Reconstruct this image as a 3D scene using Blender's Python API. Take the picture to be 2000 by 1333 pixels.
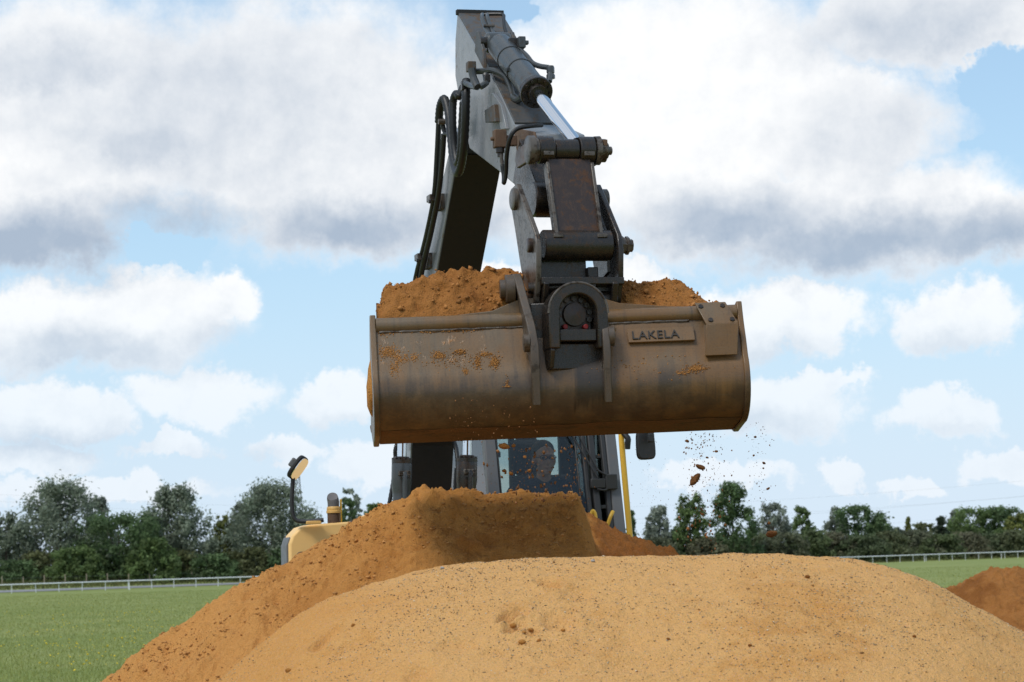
import bpy, bmesh, math, random
import numpy as np
from mathutils import Vector, Matrix
R = math.radians
random.seed(7)
for o in list(bpy.data.objects):
    bpy.data.objects.remove(o, do_unlink=True)
scene = bpy.context.scene
COL = scene.collection

# ------------------------------------------------------------------ camera
FPX, CX, CY = 4900.0, 1000.0, 666.5           # focal length and centre in photograph pixels (2000 x 1333)
PITCH, ROLL, CAM_H = math.atan(435.0 / 4900.0), R(1.8), 1.7
_f = Vector((0, math.cos(PITCH), math.sin(PITCH)))
_u0 = Vector((0, -math.sin(PITCH), math.cos(PITCH)))
_r0 = Vector((1, 0, 0))
CR = _r0 * math.cos(ROLL) - _u0 * math.sin(ROLL)
CU = _u0 * math.cos(ROLL) + _r0 * math.sin(ROLL)
CF = _f
CAMP = Vector((0, 0, CAM_H))
cd = bpy.data.cameras.new('camera')
cam = bpy.data.objects.new('camera', cd)
COL.objects.link(cam)
cam.matrix_world = Matrix(((CR.x, CU.x, -CF.x, 0), (CR.y, CU.y, -CF.y, 0), (CR.z, CU.z, -CF.z, CAM_H), (0, 0, 0, 1)))
cd.sensor_width = 36.0
cd.lens = 36.0 * FPX / 2000.0
cd.clip_start, cd.clip_end = 0.1, 6000.0
cd.dof.use_dof = True
cd.dof.focus_distance = 13.6
cd.dof.aperture_fstop = 9.0
scene.camera = cam

def raydir(px, py):
    return CF + CR * ((px - CX) / FPX) - CU * ((py - CY) / FPX)
def P(px, py, Y):
    """World point seen at photograph pixel (px, py), Y metres in front of the camera."""
    d = raydir(px, py)
    return CAMP + d * (Y / d.y)

# ------------------------------------------------------------------ sun, exposure
SUN_DIR = Vector((-0.38, -0.45, 0.81)).normalized()      # towards the sun: high, from the left
SUN_EL = math.asin(SUN_DIR.z)
SUN_AZ = math.atan2(SUN_DIR.x, SUN_DIR.y)
sd = bpy.data.lights.new('sun', 'SUN')
sd.energy = 2.0
sd.angle = R(18.0)
sd.color = (1.0, 0.95, 0.87)
sun = bpy.data.objects.new('sun', sd)
COL.objects.link(sun)
sun.location = (-20, -10, 40)
sun.rotation_euler = SUN_DIR.to_track_quat('Z', 'Y').to_euler()
vs = scene.view_settings
vs.view_transform = 'Standard'
vs.look = 'None'
vs.exposure = 0.12
vs.gamma = 1.0
vs.use_curve_mapping = False
scene.render.engine = 'CYCLES'
scene.cycles.use_denoising = True
scene.cycles.max_bounces = 8
scene.cycles.transparent_max_bounces = 12

# ------------------------------------------------------------------ node helper
class NT:
    def __init__(self, tree):
        self.t = tree
        self.n = tree.nodes
        self.l = tree.links
    def new(self, typ, **kw):
        nd = self.n.new(typ)
        for k, v in kw.items():
            setattr(nd, k, v)
        return nd
    def link(self, a, b):
        self.l.new(a, b)
    def put(self, sock, v):
        if v is None:
            return
        if hasattr(v, 'is_output'):
            self.l.new(v, sock)
        else:
            if isinstance(v, (tuple, list)) and len(v) == 3 and sock.type == 'RGBA':
                v = (*v, 1.0)
            sock.default_value = v
    def math(self, op, a, b=None, c=None, clamp=False):
        nd = self.new('ShaderNodeMath', operation=op, use_clamp=clamp)
        self.put(nd.inputs[0], a)
        self.put(nd.inputs[1], b)
        self.put(nd.inputs[2], c)
        return nd.outputs[0]
    def vmath(self, op, a, b=None):
        nd = self.new('ShaderNodeVectorMath', operation=op)
        self.put(nd.inputs[0], a)
        self.put(nd.inputs[1], b)
        return nd.outputs['Value'] if op in ('LENGTH', 'DOT_PRODUCT') else nd.outputs['Vector']
    def sep(self, v):
        nd = self.new('ShaderNodeSeparateXYZ')
        self.put(nd.inputs[0], v)
        return nd.outputs
    def comb(self, x=0.0, y=0.0, z=0.0):
        nd = self.new('ShaderNodeCombineXYZ')
        for s, v in zip(nd.inputs, (x, y, z)):
            self.put(s, v)
        return nd.outputs[0]
    def noise(self, vec, scale=5.0, detail=4.0, rough=0.55, dist=0.0, dim='3D', color=False):
        nd = self.new('ShaderNodeTexNoise')
        nd.noise_dimensions = dim
        if vec is not None:
            self.put(nd.inputs['Vector'], vec)
        nd.inputs['Scale'].default_value = scale
        nd.inputs['Detail'].default_value = detail
        nd.inputs['Roughness'].default_value = rough
        nd.inputs['Distortion'].default_value = dist
        return nd.outputs['Color' if color else 'Fac']
    def voro(self, vec, scale=5.0, feature='F1', rand=1.0):
        nd = self.new('ShaderNodeTexVoronoi', feature=feature)
        if vec is not None:
            self.put(nd.inputs['Vector'], vec)
        nd.inputs['Scale'].default_value = scale
        nd.inputs['Randomness'].default_value = rand
        return nd.outputs
    def smooth(self, v, a, b, lo=0.0, hi=1.0):
        nd = self.new('ShaderNodeMapRange', interpolation_type='SMOOTHSTEP')
        self.put(nd.inputs['Value'], v)
        self.put(nd.inputs['From Min'], a)
        self.put(nd.inputs['From Max'], b)
        self.put(nd.inputs['To Min'], lo)
        self.put(nd.inputs['To Max'], hi)
        return nd.outputs[0]
    def mix(self, fac, a, b, blend='MIX'):
        nd = self.new('ShaderNodeMix', data_type='RGBA', blend_type=blend)
        self.put(nd.inputs['Factor'], fac)
        self.put(nd.inputs['A'] if False else nd.inputs[6], a)
        self.put(nd.inputs[7], b)
        return nd.outputs[2]
    def bump(self, h, strength=0.5, dist=0.01, normal=None):
        nd = self.new('ShaderNodeBump')
        nd.inputs['Strength'].default_value = strength
        nd.inputs['Distance'].default_value = dist
        self.put(nd.inputs['Height'], h)
        if normal is not None:
            self.put(nd.inputs['Normal'], normal)
        return nd.outputs[0]
    def pos(self):
        return self.new('ShaderNodeNewGeometry').outputs['Position']

# ------------------------------------------------------------------ world: Nishita sky with cumulus
world = bpy.data.worlds.new('World')
scene.world = world
world.use_nodes = True
world.cycles.sampling_method = 'MANUAL'
world.cycles.sample_map_resolution = 512
wt = world.node_tree
wt.nodes.clear()

HALF = 0.25
def uv_of(px, py):
    d = raydir(px, py).normalized()
    return math.atan2(d.x, d.y) * 4.9, math.asin(d.z) * 4.9
# clouds and their grey undersides as (centre x, centre y, half width, half height) in photograph pixels, turned into bearings
CLOUDS = [
    (130, 230, 420, 300), (560, 220, 460, 290), (860, 290, 300, 240), (60, 430, 230, 120), (680, 410, 300, 125), (1020, 270, 280, 270), (1330, 210, 460, 330),
    (1400, 410, 300, 140), (1680, 430, 440, 145), (1850, 440, 360, 105), (1850, 40, 420, 120), (1640, 250, 270, 170),
    (240, 620, 290, 118), (70, 640, 230, 108), (430, 590, 100, 62), (1560, 620, 175, 76), (1420, 640, 140, 85), (1860, 615, 142, 80),
    (385, 780, 162, 72), (655, 785, 112, 56), (60, 800, 140, 72), (165, 810, 110, 60), (1545, 790, 165, 75), (1600, 735, 100, 30), (1850, 818, 122, 56),
    (555, 885, 92, 36), (320, 875, 110, 26), (60, 900, 150, 38), (740, 915, 120, 54), (1640, 918, 64, 40), (1955, 910, 96, 40), (1400, 940, 160, 28),
    (1790, 955, 90, 22), (200, 960, 280, 34), (1000, 955, 200, 46), (1210, 560, 140, 70), (960, 550, 110, 50)]
HOLES = [(1006, 8, 62, 42), (1962, 150, 92, 76), (1935, 275, 60, 26), (335, 485, 105, 38)]
GREY = [  # the fifth number is how dark
    (70, 470, 380, 120, 0.95), (330, 430, 360, 110, 0.72), (680, 445, 360, 105, 0.86), (900, 420, 220, 120, 0.70), (1420, 440, 360, 110, 0.82), (1640, 480, 420, 110, 0.92),
    (1880, 465, 380, 100, 0.85), (1800, 50, 420, 150, 0.56), (1720, 270, 330, 200, 0.42), (110, 140, 330, 120, 0.56), (280, 280, 330, 130, 0.54), (430, 220, 760, 360, 0.48),
    (150, 690, 340, 75, 0.60), (430, 670, 200, 75, 0.46), (1500, 690, 190, 55, 0.46), (1860, 670, 170, 50, 0.40), (110, 870, 260, 60, 0.60), (430, 905, 190, 50, 0.52), (1520, 830, 200, 50, 0.46), (640, 825, 180, 36, 0.36), (1850, 850, 180, 32, 0.36)]

k = NT(wt)
dirv = k.vmath('NORMALIZE', k.new('ShaderNodeTexCoord').outputs['Generated'])
dx, dy, dz = k.sep(dirv)
az = k.math('ARCTAN2', dx, dy)
pp = k.math('PINGPONG', k.math('ADD', az, HALF), 2 * HALF)
U = k.math('MULTIPLY', k.math('SUBTRACT', pp, HALF), 4.9)
el = k.math('ARCSINE', dz)
V = k.math('MULTIPLY', el, 4.9)
p0 = k.comb(U, V, 0.0)
n1 = k.noise(p0, 6.0, 6.0, 0.68, color=True, dim='2D')
r0_ = k.noise(p0, 9.0, 5.0, 0.62, dim='2D')
r1_ = k.noise(k.vmath('ADD', p0, (-0.022, 0.030, 0.0)), 9.0, 5.0, 0.62, dim='2D')
relief = k.math('SUBTRACT', r1_, r0_)
ns = k.sep(k.vmath('SUBTRACT', n1, (0.5, 0.5, 0.5)))
wv_ = k.vmath('MULTIPLY', k.comb(ns[0], ns[1], 0.0), (0.19, 0.15, 0.0))
q0 = k.vmath('ADD', p0, wv_)
q1 = k.vmath('ADD', p0, k.vmath('MULTIPLY', wv_, (1.0, 0.8, 0.0)))
def far(c, base, prev):
    """Distance to a cloud's centre in cloud radii; waits for prev so that the compiled shader's stack stays small."""
    u, v = uv_of(c[0], c[1])
    if prev is not None:
        nd = k.new('ShaderNodeVectorMath', operation='MULTIPLY_ADD')
        k.put(nd.inputs[0], prev)
        k.put(nd.inputs[1], (1e-6, 1e-6, 0.0))
        k.put(nd.inputs[2], base)
        base = nd.outputs[0]
    sx, sy = 1000.0 / c[2], 1000.0 / c[3]
    nd = k.new('ShaderNodeVectorMath', operation='MULTIPLY_ADD')
    k.put(nd.inputs[0], base)
    k.put(nd.inputs[1], (sx, sy, 0.0))
    k.put(nd.inputs[2], (-u * sx, -v * sy, 0.0))
    return k.vmath('LENGTH', nd.outputs[0]), base
acc, base, dep = None, q0, None
for i, c in enumerate(CLOUDS):
    d_, base = far(c, base, acc if i % 5 == 4 else None)
    acc = d_ if acc is None else k.math('MINIMUM', acc, d_)
f0 = k.math('SUBTRACT', 1.0, acc)
for c in HOLES:
    d_, base = far(c, base, None)
    f0 = k.math('SUBTRACT', f0, k.math('MULTIPLY_ADD', d_, -1.6, 1.6, clamp=True))
tone, base = None, q1
for i, c in enumerate(GREY):
    d_, base = far(c, base, f0 if i == 0 else (tone if i % 5 == 4 else None))
    g_ = k.math('MINIMUM', k.math('MULTIPLY_ADD', d_, -1.25 * c[4], 1.25 * c[4]), c[4])
    tone = g_ if tone is None else k.math('MAXIMUM', tone, g_)
# the rest of the dome: the same broken cloud seen from below
den = k.math('ADD', k.math('ABSOLUTE', dz), 0.12)
hp = k.comb(k.math('DIVIDE', dx, den), k.math('DIVIDE', dy, den), 0.0)
hn = k.noise(hp, 1.6, 4.0, 0.58, dim='2D')
hi = k.smooth(el, 0.235, 0.33)
lo_ = k.math('SUBTRACT', 1.0, hi)
F0 = k.math('ADD', k.math('MULTIPLY', f0, lo_), k.math('MULTIPLY', k.math('MULTIPLY_ADD', hn, 2.2, -0.97), hi))
Fd = k.math('ADD', F0, k.math('MULTIPLY', ns[2], 0.30))
alpha = k.smooth(Fd, k.smooth(el, 0.05, 0.16, -0.03, -0.08), k.smooth(el, 0.05, 0.16, 0.30, 0.42))
alpha = k.math('MULTIPLY', alpha, k.smooth(el, 0.01, 0.13, 0.68, 0.97))
tone = k.smooth(k.math('ADD', tone, k.math('MULTIPLY', ns[2], 0.26)), -0.08, 1.06)
tone = k.math('ADD', k.math('MULTIPLY', tone, lo_), k.math('MULTIPLY', k.smooth(hn, 0.45, 0.8, 0.15, 0.8), hi))
tone = k.math('ADD', tone, k.math('MULTIPLY_ADD', ns[1], 0.22, 0.0))
tone = k.math('ADD', tone, k.math('MULTIPLY', relief, 0.42), clamp=True)
ccol = k.mix(tone, (1.0, 1.0, 1.0), (0.405, 0.485, 0.60))
# thin pale air between the clouds, whiter towards the horizon
veil = k.smooth(el, 0.20, 0.0, 0.42, 0.94)
vcol = k.mix(k.smooth(el, 0.15, 0.0), (0.49, 0.735, 0.97), (0.64, 0.775, 0.93))
ccol = k.mix(k.math('MULTIPLY', k.smooth(el, 0.14, 0.02), 0.28), ccol, vcol)
ccol = k.mix(alpha, vcol, ccol)
alpha = k.math('SUBTRACT', 1.0, k.math('MULTIPLY', k.math('SUBTRACT', 1.0, alpha), k.math('SUBTRACT', 1.0, veil)))
sky = k.new('ShaderNodeTexSky')
sky.sky_type = 'NISHITA'
sky.sun_disc = False
sky.sun_elevation = SUN_EL
sky.sun_rotation = SUN_AZ
sky.altitude = 30.0
sky.air_density = 1.1
sky.dust_density = 0.1
sky.ozone_density = 2.5
bg1 = k.new('ShaderNodeBackground')
k.link(sky.outputs[0], bg1.inputs[0])
bg1.inputs[1].default_value = 0.12
bg2 = k.new('ShaderNodeBackground')
k.link(ccol, bg2.inputs[0])
bg2.inputs[1].default_value = 0.95
mx = k.new('ShaderNodeMixShader')
k.link(alpha, mx.inputs[0])
k.link(bg1.outputs[0], mx.inputs[1])
k.link(bg2.outputs[0], mx.inputs[2])
wo = k.new('ShaderNodeOutputWorld')
k.link(mx.outputs[0], wo.inputs[0])

# ------------------------------------------------------------------ mesh helpers
X3, Y3, Z3 = Vector((1, 0, 0)), Vector((0, 1, 0)), Vector((0, 0, 1))
def frame(axis):
    a = axis.normalized()
    t = Z3 if abs(a.z) < 0.9 else X3
    b = a.cross(t).normalized()
    return b, a.cross(b).normalized()
def catmull(pts, n):
    pts = [Vector(p) for p in pts]
    if n <= 1 or len(pts) < 3:
        return pts
    out = []
    for i in range(len(pts) - 1):
        p0, p1, p2, p3 = pts[max(i - 1, 0)], pts[i], pts[i + 1], pts[min(i + 2, len(pts) - 1)]
        for j in range(n):
            t = j / n
            out.append(0.5 * ((2 * p1) + (p2 - p0) * t + (2 * p0 - 5 * p1 + 4 * p2 - p3) * t * t + (3 * p1 - p0 - 3 * p2 + p3) * t ** 3))
    out.append(pts[-1])
    return out
def set_parent(o, parent):
    o.parent = parent
    if parent is not None:
        w = Matrix.Identity(4)
        q = parent
        chain = []
        while q is not None:
            chain.append(q)
            q = q.parent
        for q in reversed(chain):
            w = w @ q.matrix_parent_inverse @ Matrix.LocRotScale(q.location, q.rotation_euler, q.scale)
        o.matrix_parent_inverse = w.inverted()
def tag(o, label=None, cat=None, group=None, kind=None):
    for kk, v in (('label', label), ('category', cat), ('group', group), ('kind', kind)):
        if v:
            o[kk] = v
    return o
def empty(name, loc, label=None, cat=None, group=None):
    o = bpy.data.objects.new(name, None)
    o.location = loc
    o.empty_display_size = 0.2
    COL.objects.link(o)
    return tag(o, label, cat, group)
def finish_mesh(me, mat, smooth):
    if mat is not None:
        me.materials.append(mat)
    if smooth:
        me.polygons.foreach_set('use_smooth', [True] * len(me.polygons))
        if smooth < 180:
            me.set_sharp_from_angle(angle=R(smooth))
    me.update()
def inst(name, me, loc, parent=None, rot=None, scale=None):
    o = bpy.data.objects.new(name, me)
    o.location = loc
    if rot is not None:
        o.rotation_euler = rot
    if scale is not None:
        o.scale = scale
    COL.objects.link(o)
    if parent is not None:
        set_parent(o, parent)
    return o
class MB:
    def __init__(self):
        self.v, self.f = [], []
    def add(self, vs, fs):
        n = len(self.v)
        self.v += [Vector(p) for p in vs]
        self.f += [tuple(i + n for i in f) for f in fs]
        return self
    def box(self, c, half, axes=(X3, Y3, Z3)):
        c = Vector(c)
        a, b, d = (axes[i] * half[i] for i in range(3))
        vs = [c + a * i + b * j + d * l for l in (-1, 1) for j in (-1, 1) for i in (-1, 1)]
        return self.add(vs, [(0, 2, 3, 1), (4, 5, 7, 6), (0, 1, 5, 4), (2, 6, 7, 3), (0, 4, 6, 2), (1, 3, 7, 5)])
    def hexa(self, lo, hi):
        n = len(lo)
        fs = [tuple(range(n))[::-1], tuple(range(n, 2 * n))]
        for i in range(n):
            j = (i + 1) % n
            fs.append((i, j, n + j, n + i))
        return self.add(list(lo) + list(hi), fs)
    def prism(self, poly, vec):
        poly = [Vector(p) for p in poly]
        vec = Vector(vec)
        nrm = Vector((0, 0, 0))
        for i in range(len(poly)):
            nrm += poly[i].cross(poly[(i + 1) % len(poly)])
        if nrm.dot(vec) < 0:
            poly = poly[::-1]
        return self.hexa(poly, [p + vec for p in poly])
    def cyl(self, p0, p1, r0, r1=None, n=20, caps=True):
        p0, p1 = Vector(p0), Vector(p1)
        r1 = r0 if r1 is None else r1
        b, c = frame(p1 - p0)
        vs = []
        for p, r in ((p0, r0), (p1, r1)):
            for i in range(n):
                t = 2 * math.pi * i / n
                vs.append(p + (b * math.cos(t) + c * math.sin(t)) * r)
        fs = [(i, (i + 1) % n, n + (i + 1) % n, n + i) for i in range(n)]
        if caps:
            fs += [tuple(range(n))[::-1], tuple(range(n, 2 * n))]
        return self.add(vs, fs)
    def lathe(self, p0, axis, prof, n=24):
        """prof = [(distance along the axis, radius), ...]"""
        p0 = Vector(p0)
        a = Vector(axis).normalized()
        b, c = frame(a)
        vs = []
        for h, r in prof:
            for i in range(n):
                t = 2 * math.pi * i / n
                vs.append(p0 + a * h + (b * math.cos(t) + c * math.sin(t)) * max(r, 1e-4))
        fs = []
        for j in range(len(prof) - 1):
            for i in range(n):
                fs.append((j * n + i, j * n + (i + 1) % n, (j + 1) * n + (i + 1) % n, (j + 1) * n + i))
        fs += [tuple(range(n))[::-1], tuple(range((len(prof) - 1) * n, len(prof) * n))]
        return self.add(vs, fs)
    def tube(self, pts, r, n=10, sub=1, corr=0.0):
        pts = catmull(pts, sub)
        rad = r if isinstance(r, (list, tuple)) else None
        t0 = (pts[1] - pts[0]).normalized()
        b, c = frame(t0)
        vs, m = [], len(pts)
        for i, p in enumerate(pts):
            t = (pts[min(i + 1, m - 1)] - pts[max(i - 1, 0)]).normalized()
            b = (b - t * b.dot(t)).normalized()
            c = t.cross(b)
            if rad:
                x = i / max(m - 1, 1) * (len(rad) - 1)
                i0 = min(int(x), len(rad) - 2)
                rr = rad[i0] + (rad[i0 + 1] - rad[i0]) * (x - i0)
            else:
                rr = r
            if corr and i % 2:
                rr *= 1 - corr
            for j in range(n):
                a = 2 * math.pi * j / n
                vs.append(p + (b * math.cos(a) + c * math.sin(a)) * rr)
        fs = [(i * n + j, i * n + (j + 1) % n, (i + 1) * n + (j + 1) % n, (i + 1) * n + j) for i in range(m - 1) for j in range(n)]
        fs += [tuple(range(n))[::-1], tuple(range((m - 1) * n, m * n))]
        return self.add(vs, fs)
    def ball(self, c, r, n=14, m=9, axes=(X3, Y3, Z3), jit=0.0, rng=None):
        c = Vector(c)
        if not isinstance(r, (tuple, list)):
            r = (r, r, r)
        vs = []
        for i in range(m + 1):
            ph = math.pi * i / m
            for j in range(n):
                th = 2 * math.pi * j / n
                k_ = 1.0 + (rng.uniform(-jit, jit) if (jit and 0 < i < m) else 0)
                vs.append(c + (axes[0] * (r[0] * math.sin(ph) * math.cos(th)) + axes[1] * (r[1] * math.sin(ph) * math.sin(th)) + axes[2] * (r[2] * math.cos(ph))) * k_)
        fs = [(i * n + j, (i + 1) * n + j, (i + 1) * n + (j + 1) % n, i * n + (j + 1) % n) for i in range(m) for j in range(n)]
        return self.add(vs, fs)
    def mesh(self, name, mat=None, smooth=35):
        me = bpy.data.meshes.new(name)
        me.from_pydata([tuple(p) for p in self.v], [], self.f)
        finish_mesh(me, mat, smooth)
        return me
    def build(self, name, mat, parent=None, bevel=0.0, smooth=35, seg=2):
        me = self.mesh(name, mat, smooth)
        o = bpy.data.objects.new(name, me)
        COL.objects.link(o)
        if parent is not None:
            set_parent(o, parent)
        if bevel:
            m = o.modifiers.new('bevel', 'BEVEL')
            m.width, m.segments, m.limit_method, m.angle_limit = bevel, seg, 'ANGLE', R(40)
            m.use_clamp_overlap = True
            m.harden_normals = False
        return o

# ------------------------------------------------------------------ numpy noise
_rs = np.random.RandomState(11)
_perm = _rs.permutation(256)
_perm = np.concatenate([_perm, _perm, _perm])
_grad = _rs.normal(size=(256, 3))
_grad /= np.linalg.norm(_grad, axis=1)[:, None]
def perlin(x, y, z):
    xi, yi, zi = np.floor(x).astype(int), np.floor(y).astype(int), np.floor(z).astype(int)
    xf, yf, zf = x - xi, y - yi, z - zi
    u, v, w = (t * t * t * (t * (t * 6 - 15) + 10) for t in (xf, yf, zf))
    def g(i, j, l):
        h = _perm[(_perm[(_perm[(xi + i) & 255] + yi + j) & 255] + zi + l) & 255]
        gr = _grad[h]
        return gr[..., 0] * (xf - i) + gr[..., 1] * (yf - j) + gr[..., 2] * (zf - l)
    def lp(a, b, t):
        return a + (b - a) * t
    return lp(lp(lp(g(0, 0, 0), g(1, 0, 0), u), lp(g(0, 1, 0), g(1, 1, 0), u), v),
              lp(lp(g(0, 0, 1), g(1, 0, 1), u), lp(g(0, 1, 1), g(1, 1, 1), u), v), w)
def fbm(x, y, z, oct=4, lac=2.1, gain=0.5, ridged=False):
    s, a, f_ = 0.0, 1.0, 1.0
    for i in range(oct):
        n = perlin(x * f_ + 13.1 * i, y * f_ + 7.7 * i, z * f_ + 3.3 * i)
        s = s + a * ((0.35 - np.abs(n)) if ridged else n)
        a *= gain
        f_ *= lac
    return s

# ------------------------------------------------------------------ materials
def new_mat(name):
    m = bpy.data.materials.new(name)
    m.use_nodes = True
    t = NT(m.node_tree)
    t.n.clear()
    out = t.new('ShaderNodeOutputMaterial')
    b = t.new('ShaderNodeBsdfPrincipled')
    t.link(b.outputs[0], out.inputs[0])
    return m, t, b
def mat_plain(name, col, rough=0.6, metal=0.0, var=0.15, scale=8.0, bump=0.0, spec=0.5):
    m, t, b = new_mat(name)
    n = t.noise(t.pos(), scale, 4.0, 0.6)
    c2 = tuple(max(0.0, c * (1 - var)) for c in col)
    c3 = tuple(min(1.0, c * (1 + var)) for c in col)
    t.put(b.inputs['Base Color'], t.mix(n, c2, c3))
    b.inputs['Roughness'].default_value = rough
    b.inputs['Metallic'].default_value = metal
    b.inputs['Specular IOR Level'].default_value = spec
    if bump:
        t.put(b.inputs['Normal'], t.bump(t.noise(t.pos(), scale * 8, 3.0, 0.6), bump, 0.004))
    return m
def mat_worn(name, paint, bare, dust, wear=0.35, dusty=0.4, rough=0.5, metal=0.0, scale=6.0, streak=0.0, bump=0.25, bare_metal=0.3):
    """Painted or bare steel with worn patches, dried dust and vertical streaks."""
    m, t, b = new_mat(name)
    p = t.pos()
    n1 = t.noise(p, scale, 6.0, 0.65)
    n2 = t.noise(p, scale * 3.7, 6.0, 0.7, 0.4)
    n3 = t.noise(t.vmath('MULTIPLY', p, (1.0, 1.0, 0.12)), scale * 5.0, 4.0, 0.6)
    c = t.mix(t.noise(p, scale * 0.6, 3.0), tuple(x * 0.82 for x in paint), tuple(min(1, x * 1.15) for x in paint))
    wm = t.smooth(t.math('ADD', t.math('MULTIPLY', n1, 0.6), t.math('MULTIPLY', n2, 0.4)), 0.62 - wear * 0.3, 0.68 - wear * 0.25)
    c = t.mix(wm, c, bare)
    dm = t.smooth(n2, 0.62 - dusty * 0.35, 0.86 - dusty * 0.25)
    geo = t.new('ShaderNodeNewGeometry')
    upz = t.smooth(t.sep(geo.outputs['Normal'])[2], -0.2, 0.9, 0.35, 1.0)
    dm = t.math('MULTIPLY', dm, upz)
    if streak:
        sm = t.math('MULTIPLY', t.smooth(n3, 0.5, 0.72), streak)
        dm = t.math('MAXIMUM', dm, sm)
    c = t.mix(t.math('MULTIPLY', dm, 0.85), c, dust)
    t.put(b.inputs['Base Color'], c)
    rr = t.math('ADD', t.math('MULTIPLY', n2, 0.3), rough - 0.15)
    rr = t.math('ADD', rr, t.math('MULTIPLY', dm, 0.3), clamp=True)
    t.put(b.inputs['Roughness'], rr)
    t.put(b.inputs['Metallic'], t.math('MULTIPLY', wm, bare_metal) if metal == 0 else t.math('MULTIPLY', t.math('SUBTRACT', 1.0, dm), metal))
    if bump:
        h = t.math('ADD', t.math('MULTIPLY', n2, 0.6), t.math('MULTIPLY', t.noise(p, scale * 22, 3.0, 0.6), 0.5))
        t.put(b.inputs['Normal'], t.bump(h, bump, 0.004))
    return m
def mat_sand(name, dry, damp, dampness=0.5, patch=1.3, bump=0.9, speck=0.25, grain=140.0, west=None, east=None):
    m, t, b = new_mat(name)
    p = t.pos()
    big = t.noise(p, patch, 5.0, 0.6, 0.3)
    mid = t.noise(p, 9.0, 5.0, 0.65)
    fine = t.noise(p, grain, 3.0, 0.7)
    mask = t.smooth(t.math('ADD', t.math('MULTIPLY', big, 0.65), t.math('MULTIPLY', mid, 0.35)), 0.62 - dampness * 0.35, 0.80 - dampness * 0.35)
    c = t.mix(mask, dry, damp)
    if west:      # the left flank of this heap is the same orange sand as its neighbour
        wx = t.math('ADD', t.sep(p)[0], t.math('MULTIPLY', t.math('SUBTRACT', big, 0.5), 1.6))
        c = t.mix(t.smooth(wx, west[1], west[2], 0.85, 0.0), c, west[0])
    if east:      # darker brown at the dug right end
        ex_ = t.math('ADD', t.sep(p)[0], t.math('MULTIPLY', t.math('SUBTRACT', mid, 0.5), 0.25))
        c = t.mix(t.smooth(ex_, east[1], east[2], 0.0, 0.9), c, east[0])
    c = t.mix(t.math('MULTIPLY', t.smooth(fine, 0.50, 0.30), 0.55), c, t.mix(0.5, c, (0.10, 0.05, 0.02)))
    v = t.voro(p, grain * 0.9)
    sp = t.math('MULTIPLY', t.smooth(v['Distance'], 0.28, 0.12), speck)
    c = t.mix(sp, c, t.mix(0.5, v['Color'], (0.55, 0.42, 0.28)))
    t.put(b.inputs['Base Color'], c)
    b.inputs['Roughness'].default_value = 0.95
    b.inputs['Specular IOR Level'].default_value = 0.2
    h = t.math('ADD', t.math('MULTIPLY', t.noise(p, 30.0, 5.0, 0.7), 1.6), t.math('MULTIPLY', fine, 0.6))
    t.put(b.inputs['Normal'], t.bump(h, bump, 0.016))
    return m
def mat_attr(name, rough=0.9, attr='tint', spec=0.2, transl=0.0):
    m, t, b = new_mat(name)
    a = t.new('ShaderNodeAttribute')
    a.attribute_name = attr
    t.link(a.outputs['Color'], b.inputs['Base Color'])
    b.inputs['Roughness'].default_value = rough
    b.inputs['Specular IOR Level'].default_value = spec
    if transl:
        tr = t.new('ShaderNodeBsdfTranslucent')
        t.link(a.outputs['Color'], tr.inputs['Color'])
        mxs = t.new('ShaderNodeMixShader')
        mxs.inputs[0].default_value = transl
        t.link(b.outputs[0], mxs.inputs[1])
        t.link(tr.outputs[0], mxs.inputs[2])
        out = [n for n in t.n if n.type == 'OUTPUT_MATERIAL'][0]
        t.link(mxs.outputs[0], out.inputs[0])
    return m
def mat_glass(name, tint):
    m = bpy.data.materials.new(name)
    m.use_nodes = True
    t = NT(m.node_tree)
    t.n.clear()
    out = t.new('ShaderNodeOutputMaterial')
    tr = t.new('ShaderNodeBsdfTransparent')
    tr.inputs[0].default_value = (*tint, 1)
    gl = t.new('ShaderNodeBsdfGlossy')
    gl.inputs['Roughness'].default_value = 0.02
    fr = t.new('ShaderNodeFresnel')
    fr.inputs[0].default_value = 1.45
    mxs = t.new('ShaderNodeMixShader')
    t.link(fr.outputs[0], mxs.inputs[0])
    t.link(tr.outputs[0], mxs.inputs[1])
    t.link(gl.outputs[0], mxs.inputs[2])
    t.link(mxs.outputs[0], out.inputs[0])
    return m
def np_object(name, V_, F_, mat, parent=None, smooth=True, tint=None):
    """A mesh from numpy arrays; tint is an optional colour for each vertex."""
    me = bpy.data.meshes.new(name)
    V_ = np.asarray(V_, dtype=np.float32)
    F_ = np.asarray(F_, dtype=np.int32)
    nf, k_ = F_.shape
    me.vertices.add(len(V_))
    me.vertices.foreach_set('co', V_.ravel())
    me.loops.add(nf * k_)
    me.loops.foreach_set('vertex_index', F_.ravel())
    me.polygons.add(nf)
    me.polygons.foreach_set('loop_start', np.arange(0, nf * k_, k_, dtype=np.int32))
    me.update(calc_edges=True)
    if smooth:
        me.polygons.foreach_set('use_smooth', [True] * nf)
    if tint is not None:
        at = me.color_attributes.new('tint', 'FLOAT_COLOR', 'POINT')
        c4 = np.ones((len(V_), 4), dtype=np.float32)
        c4[:, :3] = tint
        at.data.foreach_set('color', c4.ravel())
    me.materials.append(mat)
    me.validate()
    o = bpy.data.objects.new(name, me)
    COL.objects.link(o)
    if parent is not None:
        set_parent(o, parent)
    return o
def grid_faces(nx, ny):
    i = np.arange(nx - 1)[None, :] + np.arange(ny - 1)[:, None] * nx
    i = i.ravel()
    return np.stack([i, i + 1, i + nx + 1, i + nx], axis=1)

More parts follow.
